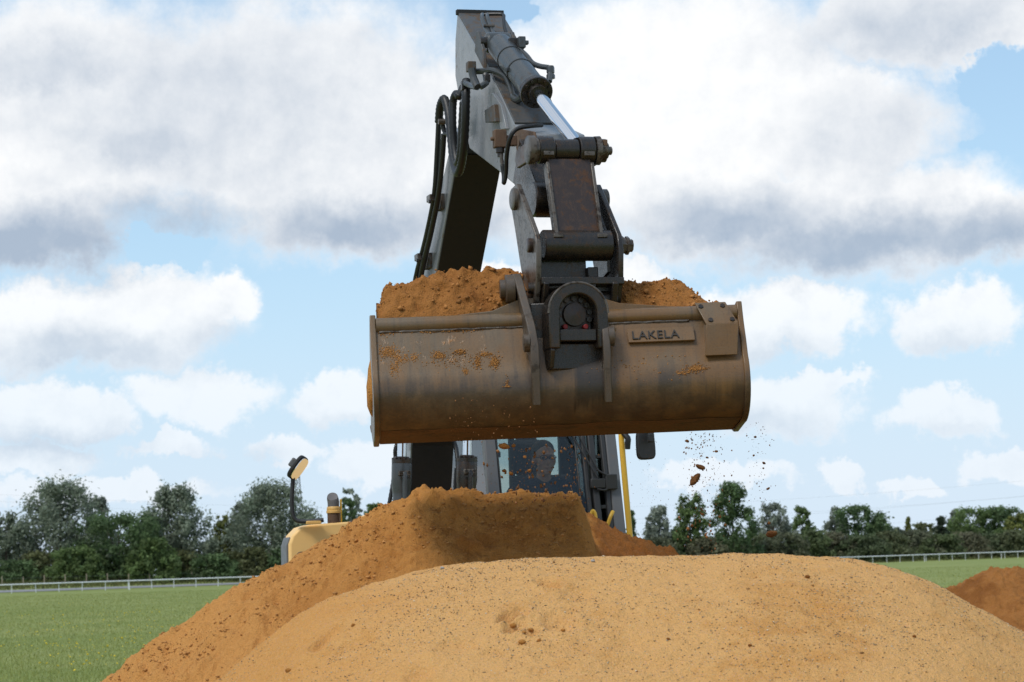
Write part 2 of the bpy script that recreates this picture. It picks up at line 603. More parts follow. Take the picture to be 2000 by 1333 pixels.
# ================================================================== MATERIALS
M = {}
M['grass'] = None
def mat_grass():
    m, t, b = new_mat('meadow_grass')
    p = t.pos()
    n1 = t.noise(p, 0.10, 5.0, 0.6)
    n2 = t.noise(t.vmath('MULTIPLY', p, (1.0, 0.35, 1.0)), 1.6, 5.0, 0.7)
    c = t.mix(t.smooth(n1, 0.35, 0.65), (0.185, 0.230, 0.060), (0.245, 0.275, 0.086))
    c = t.mix(t.math('MULTIPLY', t.smooth(n2, 0.45, 0.75), 0.6), c, (0.18, 0.185, 0.08))
    c = t.mix(t.math('MULTIPLY', t.smooth(n2, 0.48, 0.25), 0.5), c, (0.07, 0.105, 0.032))
    t.put(b.inputs['Base Color'], c)
    b.inputs['Roughness'].default_value = 0.9
    b.inputs['Specular IOR Level'].default_value = 0.15
    t.put(b.inputs['Normal'], t.bump(n2, 0.6, 0.08))
    return m
M['grass'] = mat_grass()
M['asphalt'] = mat_plain('asphalt', (0.23, 0.23, 0.24), 0.85, 0, 0.15, 1.0)
M['white'] = mat_plain('white_plastic', (0.74, 0.76, 0.78), 0.45, 0, 0.06, 2.0)
M['timber'] = mat_plain('grey_timber', (0.30, 0.25, 0.18), 0.85, 0, 0.25, 3.0)
M['steel_far'] = mat_plain('galvanised_steel', (0.20, 0.21, 0.22), 0.6, 0.3, 0.1, 0.5)
M['leaf'] = mat_attr('foliage', 0.65, 'tint', 0.30, 0.46)
M['bark'] = mat_plain('bark', (0.10, 0.085, 0.065), 0.9, 0, 0.3, 2.0)
M['blade'] = mat_attr('grass_blade', 0.85, 'tint', 0.15, 0.25)
M['petal'] = mat_plain('yellow_petal', (0.80, 0.60, 0.03), 0.7, 0, 0.12, 3.0)

# ================================================================== GROUND
# distance of the white rail as a function of direction (tangent of the bearing)
_rail_u = np.array([-0.30, -0.204, -0.104, 0.02, 0.13, 0.204, 0.30])
_rail_d = np.array([296.0, 308.0, 330.0, 362.0, 398.0, 428.0, 470.0])
def rail_dist(u):
    return np.interp(u, _rail_u, _rail_d)
def ground_z(x, y):
    yy = np.maximum(y, 1.0)
    u = x / yy
    d = y - rail_dist(u)
    t = np.clip(d / 34.0, 0, 1)
    amp = np.interp(u, [-0.3, -0.05, 0.10, 0.3], [1.15, 1.0, 0.45, 0.4])
    z = amp * t * t * (3 - 2 * t)
    return np.where(y > 50, z, 0.0)
xs = np.concatenate([-np.geomspace(3000, 120, 14), np.linspace(-110, 150, 105), np.geomspace(160, 3000, 14)])
ys = np.concatenate([np.linspace(-60, 280, 35), np.linspace(286, 520, 96), np.geomspace(540, 5000, 20)])
gx, gy = np.meshgrid(xs, ys)
gz = ground_z(gx, gy)
field_o = np_object('meadow', np.stack([gx.ravel(), gy.ravel(), gz.ravel()], 1), grid_faces(len(xs), len(ys)), M['grass'])
tag(field_o, 'green racecourse meadow', None, None, 'structure')
# service road behind the rail
us = np.linspace(-0.29, 0.0, 60)
rv = []
for off in (6.0, 12.0):
    d = rail_dist(us) + off
    x = us * d
    rv.append(np.stack([x, d, ground_z(x, d) + 0.05], 1))
rv = np.concatenate(rv)
road = np_object('service_road', rv, grid_faces(60, 2), M['asphalt'])
tag(road, 'grey service road behind the white rail', None, None, 'structure')

# ---- grass blades and flowers ------------------------------------------------
def blades(name, x, y, h, w, tint, label, lean=0.4, seed=1):
    rs = np.random.RandomState(seed)
    n = len(x)
    z = ground_z(x, y)
    a = rs.uniform(0, 2 * np.pi, n)
    bx, by = np.cos(a) * w / 2, np.sin(a) * w / 2
    tx, ty = rs.normal(0, lean, n) * h, rs.normal(0, lean, n) * h
    V_ = np.empty((n, 3, 3))
    V_[:, 0] = np.stack([x - bx, y - by, z - 0.01], 1)
    V_[:, 1] = np.stack([x + bx, y + by, z - 0.01], 1)
    V_[:, 2] = np.stack([x + tx, y + ty, z + h], 1)
    o = np_object(name, V_.reshape(-1, 3), np.arange(3 * n).reshape(-1, 3), M['blade'], None, False, np.repeat(tint, 3, axis=0))
    return tag(o, label, 'grass', None, 'stuff')
rs = np.random.RandomState(5)
n = 250000
d = 34.0 * (260.0 / 34.0) ** (rs.uniform(0, 1, n) ** 1.25)
left = rs.uniform(0, 1, n) < 0.66
u = np.where(left, rs.uniform(-0.33, -0.06, n), rs.uniform(0.08, 0.32, n))
h = rs.uniform(0.03, 0.075, n) * (1 + 0.3 * rs.normal(size=n)).clip(0.4, 2)
base = np.array([0.245, 0.280, 0.086])
tint = base[None] * rs.uniform(0.75, 1.25, (n, 1)) + np.array([0.08, 0.05, 0.01])[None] * (rs.uniform(0, 1, (n, 1)) ** 4)
blades('meadow_grass', u * d, d, h, 0.004 + 0.00021 * d, tint, 'short green grass of the racecourse meadow', 0.35, 6)
n = 26000
u = np.concatenate([rs.uniform(-0.24, -0.02, n // 2 * 1), rs.uniform(-0.02, 0.24, n - n // 2)])
dd = rail_dist(u) + np.where(u < 0, rs.uniform(13, 36, n), rs.uniform(4, 30, n))
tint = np.array([0.10, 0.115, 0.045])[None] * rs.uniform(0.5, 1.35, (n, 1)) + np.array([0.10, 0.075, 0.03])[None] * (rs.uniform(0, 1, (n, 1)) ** 3)
blades('rough_grass', u * dd, dd, rs.uniform(0.25, 0.75, n), 0.10, tint, 'long rough grass at the foot of the tree line', 0.2, 9)
# yellow flowers: loose drifts of small heads
mbv, mbf = [], []
hexa = [(math.cos(t), math.sin(t)) for t in np.linspace(0, 2 * np.pi, 7)[:-1]]
cent = [(-0.19, 62), (-0.165, 58), (-0.15, 66), (-0.18, 88), (-0.2, 75), (-0.155, 110), (-0.19, 120), (-0.14, 80), (-0.17, 50), (-0.12, 95)]
for i in range(400):
    if random.random() < 0.62:
        c = random.choice(cent)
        u, dd = c[0] + random.gauss(0, 0.012), c[1] * (1 + random.gauss(0, 0.05))
    else:
        u = random.uniform(-0.21, -0.09) if random.random() < 0.8 else random.uniform(0.14, 0.21)
        dd = random.uniform(45, 170)
    r = random.uniform(0.012, 0.030)
    x, y, z = u * dd, dd, random.uniform(0.06, 0.16)
    tx, ty = random.gauss(0, 0.35), random.gauss(-0.3, 0.35)
    b0 = len(mbv)
    mbv.append((x, y, z + r * 0.6))
    for (cx, cy) in hexa:
        mbv.append((x + cx * r, y + cy * r, z + (cx * tx + cy * ty) * r))
    mbv.append((x, y, z - r * 0.4))
    for j in range(6):
        mbf.append((b0, b0 + 1 + j, b0 + 1 + (j + 1) % 6))
        mbf.append((b0 + 7, b0 + 1 + (j + 1) % 6, b0 + 1 + j))
tag(np_object('yellow_flowers', mbv, mbf, M['petal'], None, False), 'small yellow flowers scattered through the meadow grass', 'flowers', None, 'stuff')

# ================================================================== RAILS AND POSTS
def rail_pt(u, off=0.0):
    dd = float(rail_dist(u)) + off
    return Vector((u * dd, dd, float(ground_z(np.array(u * dd), np.array(dd)))))
rr = empty('running_rail', rail_pt(-0.1), 'long white running rail on posts curving across the racecourse', 'rail')
MB().tube([rail_pt(u) + Z3 * 1.08 for u in np.linspace(-0.32, 0.32, 80)], 0.075, 8).build('rail', M['white'], rr)
pm = MB()
pm.tube([(0, 0, 0), (0, 0, 0.8), (0, -0.06, 1.03)], 0.045, 8)
pm = pm.mesh('post', M['white'])
# walk along the curve in 3.2 m steps
q, uu = rail_pt(-0.30), -0.30
while uu < 0.30:
    ss = 3.2
    u2 = uu
    while (rail_pt(u2) - q).length < ss and u2 < 0.31:
        u2 += 0.0004
    uu, q = u2, rail_pt(u2)
    inst('post', pm, q, rr, (random.gauss(0, 0.02), random.gauss(0, 0.02), 0))
# white marker stakes in the grass
for (px, py, h, lean, lab) in ((226, 1159, 0.95, 0.06, 'short white marker stake leaning in front of the left rail'),
                              (1775, 1098, 0.95, 0.0, 'white marker stake in front of the right rail, beside the thin pale tree'),
                              (1925, 1092, 0.95, 0.02, 'white marker stake in front of the right rail, nearest the picture edge')):
    u = (px + 0.0314 * (py - 666) - 1000) / 4900
    dd = float(rail_dist(u)) - 14
    o = MB().tube([(0, 0, 0), (0, 0, h * 0.7), (0, 0, h)], [0.05, 0.05, 0.035], 8).build('marker_stake', M['white'])
    o.location = (u * dd, dd, 0)
    o.rotation_euler = (0, -lean, 0)
    tag(o, lab, 'stake', 'white marker stakes')
# stock fence of timber posts at the foot of the left trees
sf = empty('stock_fence', rail_pt(-0.15, 22), 'row of thin timber fence posts at the foot of the left trees', 'fence')
sm = MB().lathe((0, 0, 0), Z3, [(0, 0.06), (1.35, 0.06), (1.42, 0.03)], 8).mesh('post', M['timber'])
for px in range(-20, 560, 41):
    u = (px + 14 - 1000) / 4900
    inst('post', sm, rail_pt(u, 20), sf, (random.gauss(0, 0.03), random.gauss(0, 0.03), 0), (1, 1, random.uniform(0.92, 1.1)))
for hz in (0.55, 1.15):
    MB().tube([rail_pt(u, 20) + Z3 * hz for u in np.linspace(-0.22, -0.085, 40)], 0.008, 4).build('wire', M['steel_far'], sf)

# ================================================================== PYLON AND LINES
pp_ = P(583, 1000, 900)
py_root = empty('electricity_pylon', (pp_.x, 900, 0.9), 'far lattice electricity pylon rising behind the left trees', 'pylon')
H_ = 36.0
def leg_at(sx, sy, t):
    w = 2.6 * (1 - t) + 0.55 * t
    return Vector((pp_.x + sx * w, 900 + sy * w, 0.9 + H_ * t))
m_ = MB()
for sx in (-1, 1):
    for sy in (-1, 1):
        m_.tube([leg_at(sx, sy, t) for t in (0, 0.5, 1)], 0.12, 5)
m_.build('tower_leg', M['steel_far'], py_root)
m_ = MB()
lv = [1 - 0.93 ** i for i in range(0, 40, 2)]
lv = [i / 15 for i in range(16)]
for a, b in zip(lv[:-1], lv[1:]):
    for (s1, s2) in (((-1, -1), (1, -1)), ((-1, 1), (1, 1)), ((-1, -1), (-1, 1)), ((1, -1), (1, 1))):
        m_.tube([leg_at(*s1, a), leg_at(*s2, b)], 0.06, 4)
        m_.tube([leg_at(*s2, a), leg_at(*s1, b)], 0.06, 4)
        m_.tube([leg_at(*s1, b), leg_at(*s2, b)], 0.06, 4)
m_.build('lattice_brace', M['steel_far'], py_root)
for t, w in ((0.78, 3.6), (0.88, 4.4), (0.97, 3.0)):
    z = 0.9 + H_ * t
    MB().tube([(pp_.x - 0.6, 900 - w, z), (pp_.x, 900, z + 0.5), (pp_.x - 0.6, 900 + w, z)], 0.12, 5).build('cross_arm', M['steel_far'], py_root)
for i, (pyl, pyr, dd, wl) in enumerate(((950, 932, 900, 'topmost'), (962, 938, 897, 'second highest'), (988, 961, 900, 'second lowest'), (1003, 968, 896, 'lowest'))):
    a, b = P(-150, pyl + 8, dd - 30), P(2150, pyr + (20 if i % 2 else -6), dd + 60)
    pts = [a.lerp(b, t) - Z3 * (10 * math.sin(math.pi * t)) for t in np.linspace(0, 1, 24)]
    o = MB().tube(pts, 0.015, 4).build('power_line', M['steel_far'])
    tag(o, wl + ' of the thin overhead power lines crossing above the trees', 'cable', 'overhead power lines')

# ================================================================== TREES
def tree(name, px, base_py, top_py, width_px, dist, col, label, cat='tree', shape='round', seed=0, n_leaf=5000, leaf=0.42, clumps=34, trunk=True, group=None, ragged=0.34, tip=None):
    rs = np.random.RandomState(seed + 100)
    n_leaf = int(n_leaf * 1.5)
    clumps = max(int(clumps * 2.2), 95)
    n_leaf = max(n_leaf, 4200) if width_px < 60 else n_leaf
    if shape != 'bush':
        width_px = width_px * (1.2 if px > 1000 else 1.14)
    uu_ = (px - 1000) / FPX
    if uu_ > 0:
        dist = float(rail_dist(uu_)) + 12 + max(0, dist - 424) * 0.9
    mpp = dist / FPX
    cx = P(px, base_py, dist).x
    gzv = float(ground_z(np.array(cx), np.array(dist)))
    H = (P(px, top_py, dist).z - gzv)
    W = width_px * mpp / 2
    root = empty(name, (cx, dist, gzv), label, cat, group)
    lo = 0.05 if shape in ('bush', 'hedge') else 0.10
    # clump centres inside the envelope
    pts, rad = [], []
    for i in range(clumps):
        t = rs.uniform(0, 1) ** 1.05
        zz = lo + (1 - lo) * t
        if shape == 'round':
            prof = math.sqrt(max(0.0, 1 - ((zz - 0.52) / 0.52) ** 2))
        elif shape == 'poplar':
            prof = 1.0 - 0.62 * max(0, zz - 0.30) ** 1.1 / 0.7
        elif shape == 'willow':
            prof = (1 - 0.78 * max(0.0, zz - 0.35) ** 1.35 / 0.56) * min(1.0, 0.72 + zz)
        elif shape == 'conifer':
            prof = 1.02 - zz
        else:
            prof = math.sqrt(max(0.0, 1 - zz ** 2.4))
        prof = max(prof, 0.10)
        ox = prof * rs.uniform(-0.92, 0.92) * W
        oy = prof * rs.uniform(-0.7, 0.7) * W
        r = W * rs.uniform(0.12, 0.27) * (0.6 + 0.4 * prof)
        z0 = zz * H
        z0 = min(z0, H - r * 0.75)
        pts.append((cx + ox, dist + oy, gzv + z0))
        rad.append(r)
    if tip:
        for (fx, fz, fr) in tip:
            pts.append((cx + fx * W, dist + rs.uniform(-0.3, 0.3) * W, gzv + fz * H))
            rad.append(fr * W)
    pts, rad = np.array(pts), np.array(rad)
    idx = rs.choice(len(pts), n_leaf, p=rad ** 2 / (rad ** 2).sum())
    v = rs.normal(size=(n_leaf, 3))
    v /= np.linalg.norm(v, axis=1)[:, None]
    rr_ = rad[idx] * (rs.uniform(0, 1, n_leaf) ** 0.45) * (1 + ragged * rs.normal(size=n_leaf)).clip(0.3, 1.7)
    sq = np.array([1.0, 1.0, 1.25 if shape in ('willow', 'poplar') else 0.85])
    c = pts[idx] + v * rr_[:, None] * sq[None]
    c[:, 2] = np.maximum(c[:, 2], gzv + 0.1)
    # leaf-spray quads, roughly facing outwards
    nrm = v + rs.normal(0, 0.55, (n_leaf, 3)) + np.array([0, 0, 0.25])
    nrm /= np.linalg.norm(nrm, axis=1)[:, None]
    t1 = np.cross(nrm, rs.normal(size=(n_leaf, 3)))
    t1 /= np.linalg.norm(t1, axis=1)[:, None]
    t2 = np.cross(nrm, t1)
    s = leaf * rs.uniform(0.55, 1.3, n_leaf) / 2
    V_ = np.empty((n_leaf, 4, 3))
    e1, e2 = t1 * s[:, None] * 1.35, t2 * s[:, None] * 0.8
    V_[:, 0], V_[:, 1], V_[:, 2], V_[:, 3] = c - e1, c - e2 * 0.9 + e1 * 0.1, c + e1, c + e2
    cl = rs.uniform(0.72, 1.28, len(pts))
    col = np.array(col)
    tn = col[None] * (cl[idx] * rs.uniform(0.82, 1.2, n_leaf))[:, None]
    np_object('crown', V_.reshape(-1, 3), np.arange(4 * n_leaf).reshape(-1, 4), M['leaf'], root, False, np.repeat(tn, 4, axis=0))
    if trunk:
        m_ = MB()
        r0 = max(0.12, H * 0.022)
        lean = rs.uniform(-0.04, 0.04) * H
        m_.tube([(cx, dist, gzv - 0.2), (cx + lean * 0.3, dist, gzv + H * 0.3), (cx + lean, dist, gzv + H * 0.82)], [r0, r0 * 0.75, r0 * 0.2], 7, 3)
        for i in rs.choice(len(pts), min(7, len(pts)), replace=False):
            p0 = Vector((cx + lean * 0.4, dist, gzv + H * rs.uniform(0.16, 0.42)))
            p1 = Vector(pts[i])
            m_.tube([p0, p0.lerp(p1, 0.5) + Z3 * 0.04 * H, p1], [r0 * 0.45, r0 * 0.28, r0 * 0.1], 5, 2)
        m_.build('trunk', M['bark'], root)
    return root

SILV = (0.215, 0.254, 0.182)
SILV2 = (0.260, 0.292, 0.234)
DARK = (0.117, 0.177, 0.076)
MIDG = (0.143, 0.205, 0.073)
OLIV = (0.150, 0.165, 0.072)
YELL = (0.208, 0.229, 0.065)
TREES = [
    # name, px, base, top, width, dist, colour, label, category, shape, leaves, clumps, tips
    ('willow_tree', 120, 1140, 942, 215, 352, SILV, 'tallest grey-green willow at the far left of the field', 'tree', 'willow', 11000, 60, [(0.15, 0.95, 0.14), (-0.12, 0.93, 0.12), (-0.45, 0.8, 0.18)]),
    ('willow_tree', 12, 1145, 1000, 110, 349, SILV, 'willow cut by the left picture edge', 'tree', 'willow', 5000, 36, None),
    ('willow_tree', 193, 1140, 972, 80, 358, SILV2, 'pale willow peeping out right of the tallest left willow', 'tree', 'willow', 4500, 34, None),
    ('broadleaf_tree', 235, 1138, 1003, 170, 346, DARK, 'dark green tree in front of the two left willows', 'tree', 'round', 8500, 46, None),
    ('elder_bush', 150, 1140, 1068, 120, 343, MIDG, 'bright green rounded bush left of the dark green tree', 'bush', 'bush', 4200, 30, None),
    ('elder_bush', 300, 1136, 1050, 110, 342, MIDG, 'green rounded bush right of the dark green tree', 'bush', 'bush', 4200, 30, None),
    ('willow_tree', 345, 1132, 952, 155, 352, SILV, 'willow with ragged spires in the middle of the left group', 'tree', 'willow', 9500, 54, [(0.0, 0.96, 0.12), (-0.06, 0.9, 0.13), (0.34, 0.88, 0.12), (0.1, 0.86, 0.14)]),
    ('young_ash_tree', 438, 1130, 1008, 48, 354, YELL, 'narrow yellow-green tree between two grey willows', 'tree', 'poplar', 2600, 22, None),
    ('willow_tree', 535, 1128, 946, 190, 352, SILV, 'broad grey willow left of the excavator', 'tree', 'willow', 11000, 60, [(0.1, 0.94, 0.16), (0.35, 0.88, 0.18), (-0.4, 0.82, 0.15)]),
    ('willow_tree', 470, 1130, 985, 70, 360, SILV2, 'small pale willow leaning on the broad grey willow', 'tree', 'willow', 3500, 26, None),
    ('elder_bush', 420, 1130, 1082, 110, 346, DARK, 'low dark bush under the narrow yellow-green tree', 'bush', 'bush', 3200, 24, None),
    ('elder_bush', 30, 1148, 1095, 130, 344, DARK, 'low dark bush at the left picture edge', 'bush', 'bush', 3200, 24, None),
    ('elder_bush', 75, 1146, 1078, 110, 346, OLIV, 'olive bush under the tallest left willow', 'bush', 'bush', 3000, 24, None),
    ('elder_bush', 215, 1140, 1080, 110, 347, DARK, 'dark low bush in front of the dark green tree', 'bush', 'bush', 3000, 24, None),
    ('elder_bush', 362, 1134, 1076, 110, 348, OLIV, 'olive bush under the ragged spired willow', 'bush', 'bush', 3000, 24, None),
    ('elder_bush', 486, 1130, 1070, 100, 347, OLIV, 'olive bush at the left foot of the broad grey willow', 'bush', 'bush', 3000, 24, None),
    ('elder_bush', 565, 1128, 1066, 120, 348, DARK, 'dark bush at the right foot of the broad grey willow', 'bush', 'bush', 3000, 24, None),
    ('broadleaf_tree', 684, 1122, 975, 42, 372, DARK, 'dark slim tree beside the exhaust pipe', 'tree', 'poplar', 2600, 22, None),
    ('birch_tree', 686, 1122, 956, 46, 392, SILV2, 'sparse pale treetop above the exhaust pipe', 'tree', 'round', 900, 14, None),
    ('broadleaf_tree', 734, 1120, 984, 52, 380, MIDG, 'small round treetop left of the boom cylinder', 'tree', 'round', 2600, 22, None),
    ('larch_tree', 1236, 1092, 998, 46, 430, DARK, 'dark pointed tree behind the yellow handrail', 'tree', 'conifer', 2600, 26, None),
    ('willow_tree', 1291, 1090, 990, 68, 432, SILV2, 'pale willow right of the yellow handrail', 'tree', 'willow', 3800, 32, [(0.1, 0.95, 0.16), (-0.5, 0.8, 0.2)]),
    ('poplar_tree', 1352, 1088, 966, 72, 428, MIDG, 'open green poplar below the falling clods', 'tree', 'poplar', 3600, 34, None),
    ('poplar_tree', 1436, 1086, 943, 92, 424, DARK, 'tallest dark poplar on the right with a split top', 'tree', 'poplar', 6500, 44, [(-0.22, 0.95, 0.15), (0.2, 0.95, 0.14), (0, 0.85, 0.25)]),
    ('willow_tree', 1514, 1084, 984, 74, 440, SILV2, 'pale willow right of the tallest dark poplar', 'tree', 'willow', 4000, 32, [(-0.4, 0.93, 0.18), (0.15, 0.94, 0.16), (0.5, 0.88, 0.14)]),
    ('poplar_tree', 1572, 1082, 991, 48, 440, MIDG, 'small green poplar between willow and round oak', 'tree', 'poplar', 2800, 26, None),
    ('willow_tree', 1636, 1080, 992, 54, 446, SILV2, 'pale willow half hidden behind the round oak', 'tree', 'willow', 2600, 24, None),
    ('oak_tree', 1681, 1080, 987, 98, 436, DARK, 'round dark oak on the right with a full crown', 'tree', 'round', 6500, 44, None),
    ('birch_tree', 1776, 1076, 1010, 26, 440, YELL, 'thin pale birch with a leaning trunk on the right', 'tree', 'conifer', 700, 12, None),
    ('hawthorn_tree', 1738, 1078, 1030, 60, 446, SILV, 'low grey-green tree right of the round oak', 'tree', 'round', 2000, 20, None),
    ('hawthorn_tree', 1808, 1076, 1022, 50, 446, OLIV, 'low olive tree right of the thin pale birch', 'tree', 'round', 1800, 18, None),
    ('holly_tree', 1840, 1074, 1010, 54, 432, (0.040, 0.058, 0.032), 'nearly black tree between the birch and the right wood', 'tree', 'conifer', 3000, 28, [(0.1, 0.9, 0.3)]),
    ('oak_tree', 1900, 1073, 991, 90, 440, MIDG, 'broad green oak near the right picture edge', 'tree', 'round', 5200, 38, None),
    ('willow_tree', 1868, 1074, 996, 34, 450, SILV2, 'pale spire left of the broad green oak', 'tree', 'willow', 1600, 18, None),
    ('oak_tree', 1958, 1071, 990, 88, 438, DARK, 'dark oak touching the right picture edge group', 'tree', 'round', 5200, 38, None),
    ('maple_tree', 1990, 1070, 1004, 50, 430, YELL, 'yellowish maple at the right picture edge', 'tree', 'round', 2400, 20, None),
]
for i, (nm, px, bp, tp, w, dd, colr, lab, cat, shp, nl, nc, tips) in enumerate(TREES):
    tree(nm, px, bp, tp, w, dd, colr, lab, cat, shp, i * 3 + 1, nl, 0.36 if dd < 365 else 0.40, nc, cat == 'tree', 'trees along the racecourse' if cat == 'tree' else 'bushes under the left trees', tip=tips)
HEDGE = [(1236, 1058, 66), (1282, 1050, 72), (1330, 1044, 80), (1380, 1050, 70), (1425, 1056, 76), (1478, 1046, 80), (1530, 1040, 78), (1580, 1036, 74),
         (1632, 1040, 76), (1684, 1046, 82), (1735, 1038, 76), (1790, 1036, 80), (1838, 1044, 70), (1882, 1040, 76), (1930, 1042, 78), (1984, 1036, 84)]
HL = ['behind the foot of the dark sand heap', 'under the pale willow by the handrail', 'left of the open poplar trunk', 'right of the open poplar trunk', 'at the foot of the tallest poplar',
      'right of the tallest poplar', 'under the second pale willow', 'under the small green poplar', 'left of the round oak', 'at the foot of the round oak', 'right of the round oak',
      'behind the thin birch', 'at the foot of the nearly black tree', 'left of the broad green oak', 'between the two right oaks', 'at the right picture edge']
HC = [(0.155, 0.175, 0.088), (0.140, 0.152, 0.090), (0.125, 0.160, 0.070), (0.160, 0.158, 0.094), (0.110, 0.140, 0.070)]
for i, (px, tp, w) in enumerate(HEDGE):
    tree('hedge_bush', px, 1085 - (px - 1300) * 0.02, tp, w * 1.35, 424 + (i % 3) * 3, HC[i % 5], 'olive hedge bush ' + HL[i], 'bush', 'bush', 200 + i, 3000, 0.42, 30, False, 'hedge bushes behind the right rail')

# the wood goes on behind and beside the trees that can be told apart
rs = np.random.RandomState(77)
nC = 620
uC = rs.uniform(-0.50, 0.50, nC)
dC = rail_dist(uC) + rs.uniform(46, 70, nC)
hC = rs.uniform(1.0, 5.2, nC) * np.interp(np.abs(uC), [0, 0.2, 0.26, 0.5], [1.0, 0.9, 1.4, 1.6])
rC = rs.uniform(1.0, 2.1, nC)
nL = 30000
ix = rs.randint(0, nC, nL)
v = rs.normal(size=(nL, 3))
v /= np.linalg.norm(v, axis=1)[:, None]
c = np.stack([uC * dC, dC, hC], 1)[ix] + v * (rC[ix] * rs.uniform(0, 1, nL) ** 0.4)[:, None]
c[:, 2] = np.maximum(c[:, 2] + ground_z(c[:, 0], c[:, 1]), 0.3)
t1 = rs.normal(size=(nL, 3))
t1 /= np.linalg.norm(t1, axis=1)[:, None]
t2 = np.cross(v, t1)
t2 /= np.linalg.norm(t2, axis=1)[:, None]
sz = rs.uniform(0.25, 0.5, nL)[:, None]
V_ = np.stack([c - t1 * sz, c - t2 * sz * 0.6, c + t1 * sz, c + t2 * sz * 0.6], 1)
tn = np.array([0.125, 0.150, 0.072])[None] * (rs.uniform(0.7, 1.25, nC)[ix] * rs.uniform(0.8, 1.2, nL))[:, None]
o = np_object('far_wood', V_.reshape(-1, 3), np.arange(4 * nL).reshape(-1, 4), M['leaf'], None, False, np.repeat(tn, 4, axis=0))
tag(o, 'low far wood running on behind the nearer trees', 'wood', None, 'stuff')

# ================================================================== SAND HEAPS
M['sand_dry'] = mat_sand('dry_sand', (0.770, 0.425, 0.155), (0.660, 0.320, 0.092), 0.40, 1.6, 1.0, 0.50, 130.0, ((0.68, 0.325, 0.092), -1.05, -0.25))
M['sand_mid'] = mat_sand('damp_sand', (0.580, 0.255, 0.062), (0.440, 0.165, 0.032), 0.48, 1.1, 0.95, 0.10, 120.0, ((0.73, 0.350, 0.105), -1.55, -0.35), ((0.30, 0.108, 0.024), 0.40, 0.52))
M['sand_red'] = mat_sand('red_sand', (0.385, 0.160, 0.042), (0.255, 0.095, 0.022), 0.50, 2.0, 1.0, 0.06, 100.0)
M['sand_clod'] = mat_sand('backlit_sand', (0.20, 0.085, 0.028), (0.13, 0.052, 0.018), 0.50, 6.0, 1.0, 0.04, 100.0)  # darker copy of the red sand, backlit shade put into the colour
M['pebble'] = mat_attr('pebble', 0.85, 'tint', 0.3)

def crest(pts, Y):
    a = np.array([[q.x, q.z] for q in (P(px, py, Y) for px, py in pts)])
    return a[:, 0], a[:, 1]
def interp_smooth(x, xp, zp, w=0.03):
    s = 0
    for o_, k_ in ((-1.5, 0.12), (-0.75, 0.22), (0, 0.32), (0.75, 0.22), (1.5, 0.12)):
        s = s + k_ * np.interp(x + o_ * w, xp, zp)
    return s
def soft(d, slope, a):
    return np.sqrt((slope * d) ** 2 + a * a) - a

# --- front heap: dry pale sand with grit
FY = 10.5
fpts = [(-1500, 2200), (-600, 1850), (100, 1560), (300, 1420), (450, 1310), (515, 1262), (580, 1208), (650, 1168), (772, 1129), (853, 1108), (950, 1098), (1050, 1091),
        (1150, 1088), (1250, 1086), (1300, 1088), (1380, 1083), (1450, 1081), (1550, 1085), (1650, 1092), (1700, 1101), (1750, 1113), (1800, 1131),
        (1850, 1157), (1900, 1184), (1950, 1210), (2000, 1236), (2100, 1290), (2400, 1470), (3000, 1800), (3600, 2100)]
fx, fz = crest(fpts, FY)
DENTS = []
def front_base(x, y):
    zc = interp_smooth(x, fx, fz, 0.05)
    d = FY - y
    z = zc - np.where(d > 0, soft(d, 0.56, 0.30), soft(-d, 0.62, 0.12))
    z = z + 0.035 * fbm(x * 0.9, y * 0.9, x * 0 + 2.0, 3) * np.clip(np.abs(d) * 1.2, 0, 1)
    return z
def front_z(x, y):
    z = front_base(x, y)
    for (cx, cy, rx, ry, ang, dep) in DENTS:
        c, s = math.cos(ang), math.sin(ang)
        dx_, dy_ = x - cx, y - cy
        a, b = (dx_ * c + dy_ * s) / rx, (-dx_ * s + dy_ * c) / ry
        r2 = a * a + b * b
        r2 = r2 * (1 + 0.5 * fbm(x * 24, y * 24, x * 0 + cx, 2))
        r2 = np.maximum(r2, 0)
        z = z - 1.7 * dep * np.exp(-r2 ** 2.4) + dep * 0.32 * np.exp(-((np.sqrt(r2) - 1.55) / 0.38) ** 2) * (b < 0.4)
    z = z + 0.0140 * fbm(x * 6, y * 9, x * 0, 5, 2.1, 0.6) + 0.026 * np.clip((-0.35 - x) / 0.5, 0, 1) * fbm(x * 4.5, y * 4.5, x * 0 + 21, 4, 2.1, 0.6) + 0.010 * np.minimum(0, fbm(x * 2.2 + 0.4 * y, y * 1.1, x * 0 + 31, 4, 2.2, 0.6, ridged=True) - 0.25) + 0.0034 * fbm(x * 40, y * 40, x * 0 + 5, 2) + 0.010 * np.maximum(0, fbm(x * 3.1, y * 5.0, x * 0 + 15, 3) - 0.12)
    # a trail of disturbed clods round the footprints
    z = z + 0.022 * np.exp(-(((x - 0.02) / 0.17) ** 2 + ((y - 9.36) / 0.17) ** 2)) * np.maximum(0, fbm(x * 22, y * 22, x * 0 + 9, 3))
    return z
def hit(fn, px, py, y0, y1):
    d = raydir(px, py)
    ys_ = np.linspace(y0, y1, 500)
    xs_, zs_ = d.x / d.y * ys_, CAM_H + d.z / d.y * ys_
    s = zs_ - fn(xs_, ys_)
    i = np.argmax(s < 0)
    return float(xs_[i]), float(ys_[i]), float(fn(xs_[i:i + 1], ys_[i:i + 1])[0])
